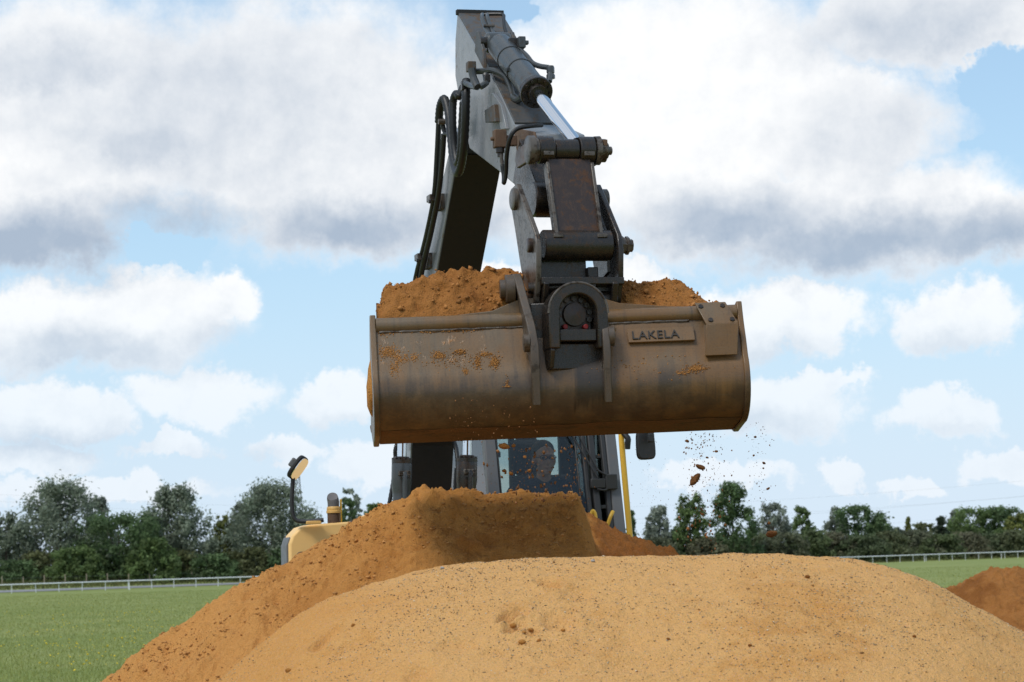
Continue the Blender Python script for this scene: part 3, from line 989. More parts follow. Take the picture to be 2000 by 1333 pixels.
for (px, py, rx, ry, ang, dep) in ((1072, 1138, 0.040, 0.060, 0.5, 0.030), (995, 1206, 0.030, 0.055, -0.6, 0.036), (1020, 1194, 0.025, 0.035, 0.2, 0.018), (1004, 1228, 0.030, 0.045, -0.7, 0.026),
                                    (1092, 1214, 0.055, 0.075, 0.4, 0.022), (1040, 1236, 0.024, 0.026, 0, 0.016), (1125, 1160, 0.06, 0.05, 0, 0.010), (890, 1262, 0.07, 0.05, 0.2, 0.016),
                                    (640, 1246, 0.04, 0.08, -0.5, 0.020), (690, 1262, 0.09, 0.06, 0.3, 0.012), (1240, 1262, 0.10, 0.05, 0.0, 0.010), (1610, 1190, 0.09, 0.05, 0.1, 0.010),
                                    (820, 1316, 0.05, 0.05, 0.0, 0.016), (1250, 1300, 0.12, 0.05, 0.1, 0.012), (1690, 1105, 0.06, 0.05, 0.0, 0.012), (1580, 1098, 0.09, 0.04, 0.0, 0.010)):
    q = hit(front_base, px, py, 7.5, 10.49)
    DENTS.append((q[0], q[1], rx, ry, ang, dep))
xs = np.concatenate([np.linspace(-5.2, -2.35, 36), np.arange(-2.3, 2.45, 0.0105), np.linspace(2.5, 5.6, 38)])
ys = np.concatenate([np.linspace(5.0, 8.5, 50), np.arange(8.54, 10.75, 0.0105), np.linspace(10.8, 13.8, 40)])
gx, gy = np.meshgrid(xs, ys)
gz = np.maximum(front_z(gx, gy), -0.05)
o = np_object('pale_sand_heap', np.stack([gx.ravel(), gy.ravel(), gz.ravel()], 1), grid_faces(len(xs), len(ys)), M['sand_dry'])
tag(o, 'wide heap of pale dry gritty sand in the foreground', 'sand heap')

# --- rear heap: damp orange sand, its right end dug away
RY = 14.9
lpts = [(-900, 2300), (-300, 1790), (0, 1500), (100, 1415), (205, 1335), (300, 1264), (400, 1193), (480, 1141), (560, 1104), (600, 1081), (640, 1060), (700, 1022), (740, 1001), (780, 986), (815, 969),
        (850, 966), (900, 966), (940, 973), (1000, 969), (1040, 967), (1090, 973), (1128, 968), (1134, 980), (1141, 1000), (1150, 1030), (1160, 1062), (1172, 1105), (1190, 1200), (1240, 1500), (1300, 1900)]
lx, lz = crest(lpts, RY)
R2Y = 15.9
rpts = [(-200, 1900), (900, 1060), (1050, 1018), (1120, 1010), (1150, 1014), (1168, 1026), (1200, 1040), (1230, 1050), (1270, 1070), (1305, 1088), (1400, 1142), (1600, 1262), (2000, 1500), (2600, 1850)]
rx2, rz2 = crest(rpts, R2Y)
def rear_z(x, y, fine=True):
    warp = 0.10 * fbm(x * 3.0, y * 3.0, x * 0 + 4.4, 4)
    d = RY - y
    zl = interp_smooth(x + warp * np.clip(d * 1.5, 0, 1), lx, lz, 0.022) - np.where(d > 0, soft(d, 0.60, 0.06), soft(-d, 0.70, 0.06))
    d2 = R2Y - y
    zr = interp_smooth(x, rx2, rz2, 0.03) - np.where(d2 > 0, soft(d2, 0.42, 0.10), soft(-d2, 0.66, 0.08))
    z = np.maximum(zl, zr)
    if fine:
        big = fbm(x * 2.6, y * 2.6, x * 0 + 1.7, 4, 2.1, 0.55)
        lump = fbm(x * 8.5, y * 8.5, x * 0 + 8.2, 4, 2.0, 0.6)
        rid = fbm(x * 5.0, y * 5.0, x * 0 + 3.2, 4, 2.2, 0.55, ridged=True)
        m_ = np.clip(np.abs(d) * 4.0 + 0.55, 0, 1)
        z = z + m_ * (0.040 * big + 0.040 * rid) + 0.042 * lump * (0.45 + np.clip(big * 2 + 0.5, 0, 1.4)) * np.clip(m_ + 0.1, 0, 1) + 0.030 * np.maximum(0, fbm(x * 17, y * 17, x * 0 + 1, 3, 2.0, 0.6)) + 0.022 * fbm(x * 26, y * 26, x * 0 + 6, 3, 2.0, 0.6, ridged=True) + 0.009 * fbm(x * 46, y * 46, x * 0, 2)
    return z
xs = np.concatenate([np.linspace(-6.6, -2.95, 40), np.arange(-2.9, 1.35, 0.0105), np.linspace(1.4, 4.4, 36)])
ys = np.concatenate([np.linspace(11.0, 12.6, 22), np.arange(12.65, 16.1, 0.0115), np.linspace(16.15, 18.6, 22)])
gx, gy = np.meshgrid(xs, ys)
gz = np.maximum(rear_z(gx, gy), -0.05)
o = np_object('damp_sand_heap', np.stack([gx.ravel(), gy.ravel(), gz.ravel()], 1), grid_faces(len(xs), len(ys)), M['sand_mid'])
tag(o, 'tall heap of damp orange sand under the raised bucket', 'sand heap')

# --- heap at the right edge
TY = 22.0
tpts = [(1500, 1420), (1700, 1270), (1800, 1200), (1838, 1158), (1868, 1152), (1890, 1141), (1912, 1130), (1935, 1118), (1960, 1116), (2000, 1117), (2080, 1124), (2200, 1160), (2400, 1290), (2700, 1500)]
tx_, tz_ = crest(tpts, TY)
def right_z(x, y):
    d = TY - y
    z = interp_smooth(x, tx_, tz_, 0.02) - np.where(d > 0, soft(d, 0.62, 0.12), soft(-d, 0.6, 0.1))
    return z + 0.05 * fbm(x * 2.4, y * 2.4, x * 0 + 6, 4) + 0.050 * fbm(x * 5, y * 5, x * 0 + 3, 4, 2.1, 0.5, ridged=True) + 0.045 * np.maximum(0, fbm(x * 11, y * 11, x * 0, 4, 2.0, 0.6)) + 0.02 * fbm(x * 30, y * 30, x * 0, 2)
xs = np.concatenate([np.linspace(1.8, 3.4, 24), np.arange(3.44, 4.9, 0.012), np.linspace(4.95, 8.5, 30)])
ys = np.concatenate([np.linspace(17.8, 20.0, 20), np.arange(20.05, 22.3, 0.014), np.linspace(22.4, 26.0, 24)])
gx, gy = np.meshgrid(xs, ys)
gz = np.maximum(right_z(gx, gy), -0.05)
o = np_object('red_sand_heap', np.stack([gx.ravel(), gy.ravel(), gz.ravel()], 1), grid_faces(len(xs), len(ys)), M['sand_red'])
tag(o, 'dark red-brown sand heap at the right picture edge', 'sand heap')

# --- grit, pebbles and crumbs lying on the heaps
_t = (1 + 5 ** 0.5) / 2
OCT_V = np.array([(1, 0, 0), (-1, 0, 0), (0, 1, 0), (0, -1, 0), (0, 0, 1), (0, 0, -1)], float)
OCT_F = np.array([(0, 2, 4), (2, 1, 4), (1, 3, 4), (3, 0, 4), (2, 0, 5), (1, 2, 5), (3, 1, 5), (0, 3, 5)])
CUB_V = np.array([(i, j, l) for i in (-1, 1) for j in (-1, 1) for l in (-1, 1)], float) * 0.72
CUB_F = np.array([(0, 1, 3, 2), (4, 6, 7, 5), (0, 4, 5, 1), (2, 3, 7, 6), (0, 2, 6, 4), (1, 5, 7, 3)])
def scatter(name, pos, rad, tint, label, cat, mat, seed=3, flat=0.7, kind='stuff', smooth=True):
    rs = np.random.RandomState(seed)
    n = len(pos)
    A = rs.normal(size=(n, 3, 3))
    q, _ = np.linalg.qr(A)
    sc = rs.uniform(0.6, 1.3, (n, 1, 3)) * rad[:, None, None]
    loc = OCT_V[None] * sc * (1 + rs.uniform(-0.25, 0.25, (n, 6, 1)))
    loc = np.einsum('nij,nkj->nki', q, loc)
    loc[:, :, 2] *= flat
    V_ = (loc + pos[:, None, :]).reshape(-1, 3)
    F_ = (OCT_F[None] + (np.arange(n) * 6)[:, None, None]).reshape(-1, 3)
    o = np_object(name, V_, F_, mat, None, smooth, np.repeat(tint, 6, axis=0))
    return tag(o, label, cat, None, kind)
rs = np.random.RandomState(21)
n = 80000
x, y = rs.uniform(-2.3, 2.5, n), rs.uniform(8.2, 10.55, n)
den = fbm(x * 1.6, y * 1.6, x * 0 + 12, 4)
keep = den + rs.uniform(-0.35, 0.35, n) > -0.05
x, y = x[keep], y[keep]
n = len(x)
rad = 0.0014 + 0.0036 * rs.uniform(0, 1, n) ** 3.5
pos = np.stack([x, y, front_z(x, y) + rad * 0.25], 1)
kind_ = rs.uniform(0, 1, n)
tint = np.where((kind_ < 0.42)[:, None], np.array([0.24, 0.16, 0.092])[None], np.where((kind_ < 0.70)[:, None], np.array([0.44, 0.31, 0.17])[None], np.where((kind_ < 0.86)[:, None], np.array([0.58, 0.47, 0.33])[None], np.array([0.36, 0.18, 0.06])[None])))
tint = tint * rs.uniform(0.7, 1.25, (n, 1))
n2 = 160
x2, y2 = rs.uniform(-2.2, 2.4, n2), rs.uniform(8.3, 10.5, n2)
r2_ = 0.0035 + 0.0055 * rs.uniform(0, 1, n2) ** 3
pos = np.concatenate([pos, np.stack([x2, y2, front_z(x2, y2) + r2_ * 0.25], 1)])
rad = np.concatenate([rad, r2_])
tint = np.concatenate([tint, np.array([0.40, 0.21, 0.075])[None] * rs.uniform(0.6, 1.2, (n2, 1))])
scatter('grit', pos, rad, tint, 'small dark and pale pebbles strewn over the pale sand heap', 'grit', M['pebble'], 4)
n = 22000
x, y = rs.uniform(-2.8, 1.3, n), rs.uniform(12.8, 15.0, n)
keep = fbm(x * 2.5, y * 2.5, x * 0 + 2, 3) + rs.uniform(-0.3, 0.3, n) > 0.05
x, y = x[keep], y[keep]
n = len(x)
rad = 0.003 + 0.013 * rs.uniform(0, 1, n) ** 5
pos = np.stack([x, y, rear_z(x, y) + rad * 0.3], 1)
tint = np.array([0.46, 0.22, 0.068])[None] * rs.uniform(0.7, 1.2, (n, 1))
scatter('sand_crumbs', pos, rad, tint, 'crumbs of damp sand lying on the orange heap', 'crumbs', M['pebble'], 5)

def clod_mesh(name, r, mat, seed, flat=0.8, elong=1.2):
    m_ = MB()
    m_.ball((0, 0, 0), (r * elong, r, r * flat), 14, 9)
    v = np.array([tuple(q) for q in m_.v])
    nn = v / np.maximum(np.linalg.norm(v, axis=1)[:, None], 1e-6)
    d = 1 + 0.42 * fbm(nn[:, 0] * 1.3 + seed * 3.1, nn[:, 1] * 1.3, nn[:, 2] * 1.3, 3) + 0.12 * fbm(nn[:, 0] * 5 + seed, nn[:, 1] * 5, nn[:, 2] * 5, 2)
    m_.v = [Vector(q) for q in v * d[:, None]]
    return m_.mesh(name, mat, 180)
CL = [(1020, 1258, 0.012, 'round sand clod below the footprints'), (1037, 1240, 0.010, 'flat sand clod just above the round clod'), (1024, 1238, 0.008, 'small dark clod left of the flat clod'),
      (1002, 1232, 0.012, 'sand clod in the lower left footprint'), (1053, 1253, 0.008, 'thin sand clod right of the round clod'), (1100, 1233, 0.008, 'sand clod under the right footprint'),
      (1577, 1130, 0.010, 'dark clod on the pale heap below the crest'), (1786, 1245, 0.007, 'lone dark pebble on the right of the pale heap'), (690, 1224, 0.008, 'small clod on the left of the pale heap'),
      (563, 1312, 0.010, 'clod near the bottom left of the pale heap'), (1465, 1263, 0.007, 'small pebble in the lower middle of the pale heap'), (1305, 1250, 0.006, 'tiny dark pebble right of the footprints')]
for i, (px, py, r, lab) in enumerate(CL):
    q = hit(front_z, px, py, 7.5, 10.49)
    o = inst('sand_clod', clod_mesh('sand_clod', r, M['sand_mid'], i), (q[0], q[1], q[2] + r * 0.35))
    o.rotation_euler = (0, 0, random.uniform(0, 6))
    tag(o, lab, 'clod', 'clods on the pale sand heap')
for (px, py, lab) in ((1158, 1099, 'pale grey stone on the crest of the pale heap'), (864, 1112, 'pale grey stone on the left crest of the pale heap')):
    q = hit(front_z, px, py, 7.5, 10.49)
    o = inst('stone', clod_mesh('stone', 0.007, mat_plain('pale_stone', (0.34, 0.33, 0.31), 0.8, 0, 0.3, 80.0), px), (q[0], q[1], q[2] + 0.004))
    tag(o, lab, 'stone', 'stones on the pale sand heap')

# ================================================================== EXCAVATOR
PSI = R(14.8)
L = Vector((math.cos(PSI), math.sin(PSI), 0))           # across the machine, towards the right of the picture
FW = Vector((math.sin(PSI), -math.cos(PSI), 0))         # the way the machine faces
MO = P(845, 900, 17.6)
def ML(px, py, lat):
    """Pixel ray cut with the plane that lies lat metres beside the boom's middle plane."""
    d = raydir(px, py)
    t = ((MO - CAMP).dot(L) + lat) / d.dot(L)
    return CAMP + d * t

DUST = (0.30, 0.19, 0.095)
M['grey_paint'] = mat_worn('grey_paint', (0.190, 0.202, 0.218), (0.15, 0.105, 0.075), DUST, 0.16, 0.20, 0.30, 0, 4.0, 0.14, 0.12)
M['arm_top'] = mat_worn('dusty_grey_paint', (0.060, 0.062, 0.064), (0.085, 0.055, 0.034), (0.14, 0.09, 0.05), 0.40, 0.45, 0.5, 0, 5.0, 0.2, 0.25)
M['boom_shade_black'] = mat_worn('shaded_underside', (0.009, 0.009, 0.009), (0.014, 0.012, 0.011), (0.022, 0.018, 0.015), 0.1, 0.12, 0.7, 0, 5.0, 0, 0.1)
M['cyl_paint'] = mat_worn('cylinder_paint', (0.050, 0.057, 0.062), (0.05, 0.038, 0.03), (0.12, 0.085, 0.055), 0.18, 0.22, 0.30, 0, 7.0, 0.1, 0.12)
M['dark_iron'] = mat_worn('greasy_iron', (0.016, 0.013, 0.011), (0.055, 0.038, 0.028), (0.085, 0.046, 0.024), 0.36, 0.40, 0.28, 0, 9.0, 0.25, 0.5, 0.6)
M['link_iron'] = mat_worn('rusty_link', (0.034, 0.020, 0.015), (0.085, 0.038, 0.018), (0.105, 0.052, 0.024), 0.36, 0.42, 0.36, 0, 7.0, 0.35, 0.4, 0.4)
M['worn_edge'] = mat_worn('worn_steel', (0.090, 0.076, 0.064), (0.042, 0.032, 0.026), (0.14, 0.082, 0.044), 0.42, 0.36, 0.34, 0, 12.0, 0.2, 0.4, 0.6)
M['bucket'] = None      # set once the bucket's axes are known
M['bucket_base'] = mat_worn('sandy_steel', (0.115, 0.055, 0.025), (0.070, 0.040, 0.024), (0.19, 0.092, 0.034), 0.35, 0.5, 0.8, 0, 5.0, 0.3, 0.6, 0.1)
M['rubber'] = mat_plain('black_rubber', (0.011, 0.011, 0.012), 0.45, 0, 0.25, 25.0, 0.15)
M['rust'] = mat_worn('rust_brown', (0.115, 0.062, 0.034), (0.07, 0.038, 0.024), (0.19, 0.12, 0.065), 0.4, 0.35, 0.7, 0, 14.0, 0.2, 0.5, 0.1)
M['yellow'] = mat_worn('faded_yellow', (0.76, 0.44, 0.13), (0.55, 0.36, 0.18), (0.55, 0.36, 0.19), 0.10, 0.22, 0.45, 0, 2.2, 0.12, 0.08, 0.0)
M['cream'] = mat_worn('sun_bleached_yellow', (0.92, 0.55, 0.200), (0.74, 0.48, 0.22), (0.66, 0.45, 0.24), 0.10, 0.20, 0.45, 0, 1.6, 0.12, 0.06, 0.0)
M['ear'] = mat_worn('ear_steel', (0.072, 0.054, 0.040), (0.040, 0.030, 0.023), (0.135, 0.075, 0.034), 0.36, 0.40, 0.42, 0, 9.0, 0.3, 0.4, 0.4)
M['rail_yellow'] = mat_worn('handrail_yellow', (0.78, 0.46, 0.045), (0.4, 0.24, 0.06), (0.5, 0.32, 0.12), 0.12, 0.15, 0.4, 0, 6.0, 0.1, 0.05, 0.0)
M['black_trim'] = mat_plain('black_trim', (0.024, 0.024, 0.025), 0.5, 0, 0.2, 10.0, 0.05)
M['frame_grey'] = mat_worn('cab_frame_grey', (0.115, 0.118, 0.125), (0.08, 0.07, 0.06), (0.2, 0.15, 0.1), 0.12, 0.2, 0.5, 0, 5.0, 0.1, 0.06)
M['glass'] = mat_glass('green_tinted_glass', (0.70, 0.76, 0.74))
M['windscreen'] = mat_glass('windscreen_glass', (0.78, 0.81, 0.80))
M['seat'] = mat_plain('seat_fabric', (0.030, 0.030, 0.032), 0.9, 0, 0.3, 60.0, 0.2)
def mat_chrome():
    m, t, b = new_mat('chrome_rod')
    n = t.noise(t.pos(), 30.0, 3.0)
    b.inputs['Base Color'].default_value = (0.72, 0.74, 0.78, 1)
    b.inputs['Metallic'].default_value = 1.0
    t.put(b.inputs['Roughness'], t.math('ADD', t.math('MULTIPLY', n, 0.1), 0.06))
    return m
M['chrome'] = mat_chrome()
M['mirror_glass'] = mat_plain('mirror_glass', (0.75, 0.76, 0.78), 0.04, 1.0, 0.02)
M['red_plastic'] = mat_plain('red_cap', (0.22, 0.012, 0.012), 0.6)

root = empty('excavator', (MO.x, MO.y, 0), 'yellow and grey wheeled excavator lifting a full bucket of sand', 'excavator')
XC = root
boltm = MB().cyl((0, 0, -0.004), (0, 0, 0.012), 0.016, 0.015, 6).mesh('bolt', M['dark_iron'])
def bolt(p, axis, parent, s=1.0, name='bolt'):
    return inst(name, boltm, p, parent, Vector(axis).to_track_quat('Z', 'Y').to_euler(), (s, s, s))

# ---------------------------------------------------------------- boom
BW = 0.154
low = [ML(893, 262, -BW), ML(893, 300, -BW), ML(852, 530, -BW), ML(803, 870, -BW), ML(797, 990, -BW)]
top = [ML(880, 250, -BW), ML(876, 300, -BW), ML(822, 530, -BW), ML(790, 870, -BW), ML(786, 990, -BW)]
def shrink(a, b, t):
    return a + (b - a) * t
poly = low + top[::-1]
boom = MB().prism(poly, L * (2 * BW)).build('boom', M['grey_paint'], XC, 0.008)
# the underside's shade is put into a black plate proud of the side plates
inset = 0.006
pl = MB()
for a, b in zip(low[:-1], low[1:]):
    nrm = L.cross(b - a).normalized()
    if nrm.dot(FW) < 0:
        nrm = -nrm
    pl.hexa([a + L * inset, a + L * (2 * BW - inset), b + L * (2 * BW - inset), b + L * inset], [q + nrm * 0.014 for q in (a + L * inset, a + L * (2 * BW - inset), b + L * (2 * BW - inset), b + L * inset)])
pl.build('underside_shade_plate', M['boom_shade_black'], boom)
# steel pipes down the left of the boom with their clamps
pipe_px = [[(857, 238), (854, 300), (848, 385), (831, 470), (812, 545), (798, 640), (786, 760), (778, 880)], [(867, 262), (863, 320), (855, 388), (840, 462), (824, 530), (810, 625), (797, 750), (789, 880)]]
for pts in pipe_px:
    MB().tube([ML(px, py, -BW - 0.05) for px, py in pts], 0.019, 10, 4).build('hydraulic_pipe', M['rubber'], boom)
for (px, py) in ((846, 388), (822, 503)):
    c = ML(px, py, -BW - 0.05)
    MB().box(c, (0.035, 0.05, 0.022), (L, FW, Z3)).build('pipe_clamp', M['worn_edge'], boom, 0.004)
    c2 = ML(px + 14, py + 8, -BW - 0.012)
    MB().box(c2, (0.012, 0.075, 0.05), (L, FW, Z3)).build('clamp_bracket', M['arm_top'], boom, 0.003)
    bolt(ML(px - 6, py + 6, -BW - 0.09), -L, boom, 0.9)

# ---------------------------------------------------------------- arm
AW = 0.15
side = [(893, 28), (953, 134), (976, 182), (1004, 243), (1044, 262), (1052, 330), (1030, 372), (1010, 366), (975, 336), (917, 291), (900, 215), (889, 150), (889, 80)]
arm_poly = [ML(px, py, -AW) for px, py in side]
arm = MB().prism(arm_poly, L * (2 * AW)).build('arm', M['grey_paint'], XC, 0.008)
tp = MB()
edge = [arm_poly[i] for i in (0, 1, 2, 3)]
for a, b in zip(edge[:-1], edge[1:]):
    nrm = L.cross(b - a).normalized()
    if nrm.z < 0:
        nrm = -nrm
    i_ = 0.004
    q4 = [a + L * i_, a + L * (2 * AW - i_), b + L * (2 * AW - i_), b + L * i_]
    tp.hexa(q4, [q + nrm * 0.014 for q in q4])
tp.build('top_plate', M['arm_top'], arm, 0.003)
MB().box(arm_poly[0] + L * AW + Z3 * 0.012, (AW + 0.006, 0.02, 0.016), (L, FW, Z3)).build('end_plate', M['boom_shade_black'], arm, 0.003)
# raised side rib and welded bracket on the left plate
rib = [ML(px, py, -AW - 0.022) for px, py in ((962, 182), (978, 205), (988, 252), (978, 254), (966, 215), (952, 190))]
MB().prism(rib, L * 0.024).build('side_rib', M['grey_paint'], arm, 0.004)
MB().prism([ML(px, py, -AW - 0.05) for px, py in ((946, 216), (964, 204), (968, 238), (948, 240))], L * 0.052).build('hose_bracket', M['arm_top'], arm, 0.003)
# rust-brown nose with grease block
nose = [ML(px, py, -AW - 0.012) for px, py in ((1003, 250), (1042, 258), (1050, 300), (1034, 340), (1016, 330), (1008, 290))]
MB().prism(nose, L * 0.014).build('nose_plate', M['rust'], arm, 0.003)
gb = P(976, 272, 14.35)
gbx = MB().box(gb, (0.036, 0.03, 0.052), (L, FW, Z3))
gbx.box(gb + L * 0.06 - Z3 * 0.01, (0.04, 0.02, 0.03), (L, FW, Z3))
gbx.cyl(gb - L * 0.03, gb - L * 0.055, 0.012, n=8)
gbx.build('grease_block', M['rust'], arm, 0.005)
gb2 = MB().lathe(gb - Z3 * 0.05, -Z3, [(0, 0.026), (0.03, 0.026), (0.035, 0.018), (0.055, 0.018)], 12)
gb2.build('hose_fitting', M['dark_iron'], arm)
MB().tube([P(977, 292, 14.34), P(979, 305, 14.34), P(981, 325, 14.34)], 0.013, 10, 4, 0.25).build('braided_sleeve', M['worn_edge'], arm)
MB().tube([P(981, 322, 14.34), P(984, 345, 14.34), P(984, 358, 14.33), P(988, 340, 14.31), P(990, 300, 14.25), P(997, 268, 14.2), P(1010, 252, 14.2), P(1035, 247, 14.22), P(1058, 245, 14.3)], 0.013, 10, 5).build('grease_hose', M['rubber'], arm)

# hoses that loop from the boom to the arm
hoses = [
    ([(911, 158, 15.25), (910, 185, 15.2), (909, 230, 15.22), (906, 285, 15.3), (900, 325, 15.4), (893, 338, 15.5), (886, 315, 15.65), (881, 270, 15.75), (876, 222, 15.8), (868, 194, 15.85), (860, 208, 15.9), (857, 240, 15.95)], 0.028, 0.10),
    ([(905, 170, 15.4), (897, 188, 15.4), (891, 184, 15.45), (885, 200, 15.5), (884, 240, 15.5), (887, 285, 15.5), (893, 318, 15.45), (899, 300, 15.35), (902, 250, 15.3), (905, 200, 15.25)], 0.026, 0.10),
    ([(862, 232, 15.95), (868, 256, 15.95), (876, 262, 15.9), (880, 250, 15.85)], 0.016, 0.0),
]
for pts, r, corr in hoses:
    MB().tube([P(*q) for q in pts], r, 12, 9, corr).build('hydraulic_hose', M['rubber'], arm)
hb = P(865, 238, 15.9)
MB().cyl(hb - L * 0.03, hb + L * 0.05, 0.018, n=10).build('hose_coupling', M['worn_edge'], arm)
# steel pipework on the arm's left flank
for pts, r in (([(921, 134, 15.0), (924, 150, 15.0), (930, 165, 14.98), (933, 170, 14.97)], 0.024), ([(928, 140, 15.1), (950, 139, 15.05), (962, 138, 15.0), (985, 148, 14.95), (995, 165, 14.9), (1001, 185, 14.85), (1003, 192, 14.82)], 0.019),
               ([(948, 145, 15.02), (950, 160, 15.0), (945, 166, 14.98), (938, 170, 14.97)], 0.020), ([(906, 162, 15.2), (920, 168, 15.1), (932, 171, 14.98)], 0.018),
               ([(1003, 190, 14.82), (1010, 195, 14.8), (1020, 190, 14.75)], 0.024)):
    MB().tube([P(*q) for q in pts], r, 10, 4).build('steel_pipe', M['cyl_paint'], arm)
MB().box(P(920, 131, 15.05), (0.026, 0.03, 0.030), (L, FW, Z3)).build('valve_block', M['arm_top'], arm, 0.004)
MB().box(P(951, 154, 15.0), (0.018, 0.02, 0.024), (L, FW, Z3)).build('pipe_union', M['dark_iron'], arm, 0.005)
MB().box(P(907, 168, 15.2), (0.02, 0.02, 0.03), (L, FW, Z3)).build('pipe_union', M['dark_iron'], arm, 0.005)
# two thin pipes over the upper end of the arm
for off in (0, 10):
    MB().tube([P(942 + off, 29, 15.62), P(942 + off, 36, 15.55), P(947 + off, 52, 15.48), P(956 + off, 70, 15.36), P(961 + off, 80, 15.3)], 0.014, 8, 4).build('steel_pipe', M['cyl_paint'], arm)
MB().tube([P(947, 29, 15.62), P(962, 28, 15.6), P(982, 29, 15.58), P(984, 38, 15.5), P(986, 55, 15.4), P(992, 72, 15.3)], 0.011, 8, 4).build('return_hose', M['rubber'], arm)
for (px, py, Y) in ((955, 51, 15.45), (970, 72, 15.3)):
    MB().box(P(px, py, Y), (0.035, 0.012, 0.007), (L, FW, Z3)).build('pipe_clip', M['worn_edge'], arm, 0.002)
# small rust marks where brackets were cut off
for (px, py) in ((931, 56), (943, 77), (974, 153), (990, 181)):
    c = ML(px, py, -0.02) if px < 960 else P(px, py, 14.95)
# ---------------------------------------------------------------- bucket cylinder
c0, c1 = P(972, 84, 15.16), P(1126, 281, 13.88)
ax = (c1 - c0).normalized()
ln = (c1 - c0).length
g_end = c0 + ax * (ln * 0.515)
bc = MB().lathe(c0 + ax * 0.02, ax, [(0, 0.055), (0.03, 0.078), (0.05, 0.080), ((g_end - c0).length - 0.10, 0.080), ((g_end - c0).length - 0.09, 0.088), ((g_end - c0).length - 0.045, 0.088)], 32).build('bucket_cylinder', M['cyl_paint'], XC)
MB().lathe(g_end - ax * 0.030, ax, [(0, 0.096), (0.004, 0.098), (0.036, 0.098), (0.040, 0.094), (0.041, 0.062), (0.055, 0.060), (0.075, 0.056), (0.078, 0.040)], 36).build('gland_flange', M['dark_iron'], bc)
b_, c_ = frame(ax)
for i in range(12):
    t = 2 * math.pi * i / 12
    bolt(g_end + ax * 0.012 + (b_ * math.cos(t) + c_ * math.sin(t)) * 0.080, ax, bc, 0.72)
MB().cyl(g_end + ax * 0.03, c1, 0.037, n=28).build('rod', M['chrome'], bc)
for t in (0.17, 0.30):
    p = c0 + ax * (ln * t)
    MB().lathe(p, ax, [(0, 0.0805), (0.002, 0.0835), (0.010, 0.0835), (0.012, 0.0805)], 28).build('strap', M['rubber'], bc)
pc = c0 + ax * (ln * 0.30) - L * 0.075 + FW * 0.03
MB().box(pc, (0.016, 0.012, 0.012), (L, FW, Z3)).build('strap_clamp', M['rubber'], bc, 0.003)
MB().lathe(c0 - L * 0.075, L, [(0, 0.055), (0.012, 0.064), (0.138, 0.064), (0.15, 0.055)], 24).build('eye', M['cyl_paint'], bc)
MB().lathe(c0 - L * 0.115, L, [(0, 0.030), (0.004, 0.034), (0.23, 0.034), (0.234, 0.030)], 16).build('pin', M['dark_iron'], bc)
for s in (-1, 1):
    e0 = c0 + L * (s * 0.095)
    MB().prism([e0 + ax * 0.07 - Z3 * 0.02, e0 + Z3 * 0.075 - FW * 0.03, e0 - ax * 0.06 + Z3 * 0.05, e0 - ax * 0.12 - Z3 * 0.10, e0 + ax * 0.10 - Z3 * 0.14], L * (s * 0.022)).build('mounting_ear', M['arm_top'], bc, 0.004)
# right side pipe
MB().tube([P(1012, 98, 14.95), P(1022, 104, 14.92), P(1031, 113, 14.88), P(1040, 124, 14.85), P(1055, 130, 14.8), P(1072, 133, 14.75), P(1075, 140, 14.74), P(1073, 160, 14.7)], 0.017, 10, 4).build('feed_pipe', M['cyl_paint'], bc)
MB().lathe(P(1075, 133, 14.74), -Z3, [(-0.012, 0.02), (0, 0.024), (0.03, 0.024), (0.034, 0.020), (0.045, 0.026), (0.065, 0.026), (0.068, 0.018)], 8).build('pipe_elbow', M['cyl_paint'], bc)
MB().box(P(1018, 84, 14.98), (0.022, 0.03, 0.035), (L, FW, Z3)).box(P(1028, 84, 14.98), (0.012, 0.018, 0.012), (L, FW, Z3)).build('port_block', M['cyl_paint'], bc, 0.005)
MB().box(P(1008, 85, 15.02), (0.05, 0.03, 0.028), (L, FW, Z3)).build('port_block', M['dark_iron'], bc, 0.005)

# ---------------------------------------------------------------- linkage and tilt hitch
HO = P(1127, 480, 13.72)
def HP(a, b, c):
    return HO + L * a + FW * b + Z3 * c
# rod-end pin with its row of bosses
rp = HP(0, -0.145, 0.555)
link = empty('linkage', HO)
link = MB().prism([HP(-0.125, -0.165, 0.50), HP(-0.125, -0.095, 0.50), HP(-0.125, 0.045, 0.03), HP(-0.125, -0.045, 0.03)], L * 0.25)
link = link.build('bucket_link', M['link_iron'], XC, 0.006)
for s in (-1, 1):
    MB().prism([HP(s * 0.118, -0.15, 0.46), HP(s * 0.118, -0.080, 0.48), HP(s * 0.118, 0.062, 0.05), HP(s * 0.118, 0.0, 0.05)], L * (s * 0.020)).build('flange', M['worn_edge'], link, 0.004)
for e in [o for o in COL.objects if o.name == 'linkage']:
    bpy.data.objects.remove(e)
pa = rp - L * 0.225
prof = [(-0.004, 0.072), (0.0, 0.080), (0.035, 0.081), (0.038, 0.066), (0.056, 0.066)]
MB().lathe(pa, L, prof, 28).build('pin_head', M['worn_edge'], link)
for (o0, o1, r) in ((-0.168, -0.080, 0.077), (0.066, 0.156, 0.078)):
    MB().lathe(rp + L * o0, L, [(0, r - 0.006), (0.006, r), (o1 - o0 - 0.006, r), (o1 - o0, r - 0.006)], 28).build('link_boss', M['dark_iron'], link)
    mid = rp + L * (o0 + o1) / 2
    MB().box(mid + FW * 0.066 - Z3 * 0.03, (0.030, 0.016, 0.012), (L, FW, Z3)).build('lock_bolt_lug', M['worn_edge'], link, 0.003)
MB().lathe(rp - L * 0.078, L, [(0, 0.058), (0.006, 0.063), (0.136, 0.063), (0.142, 0.058)], 24).build('rod_eye', M['dark_iron'], bc)
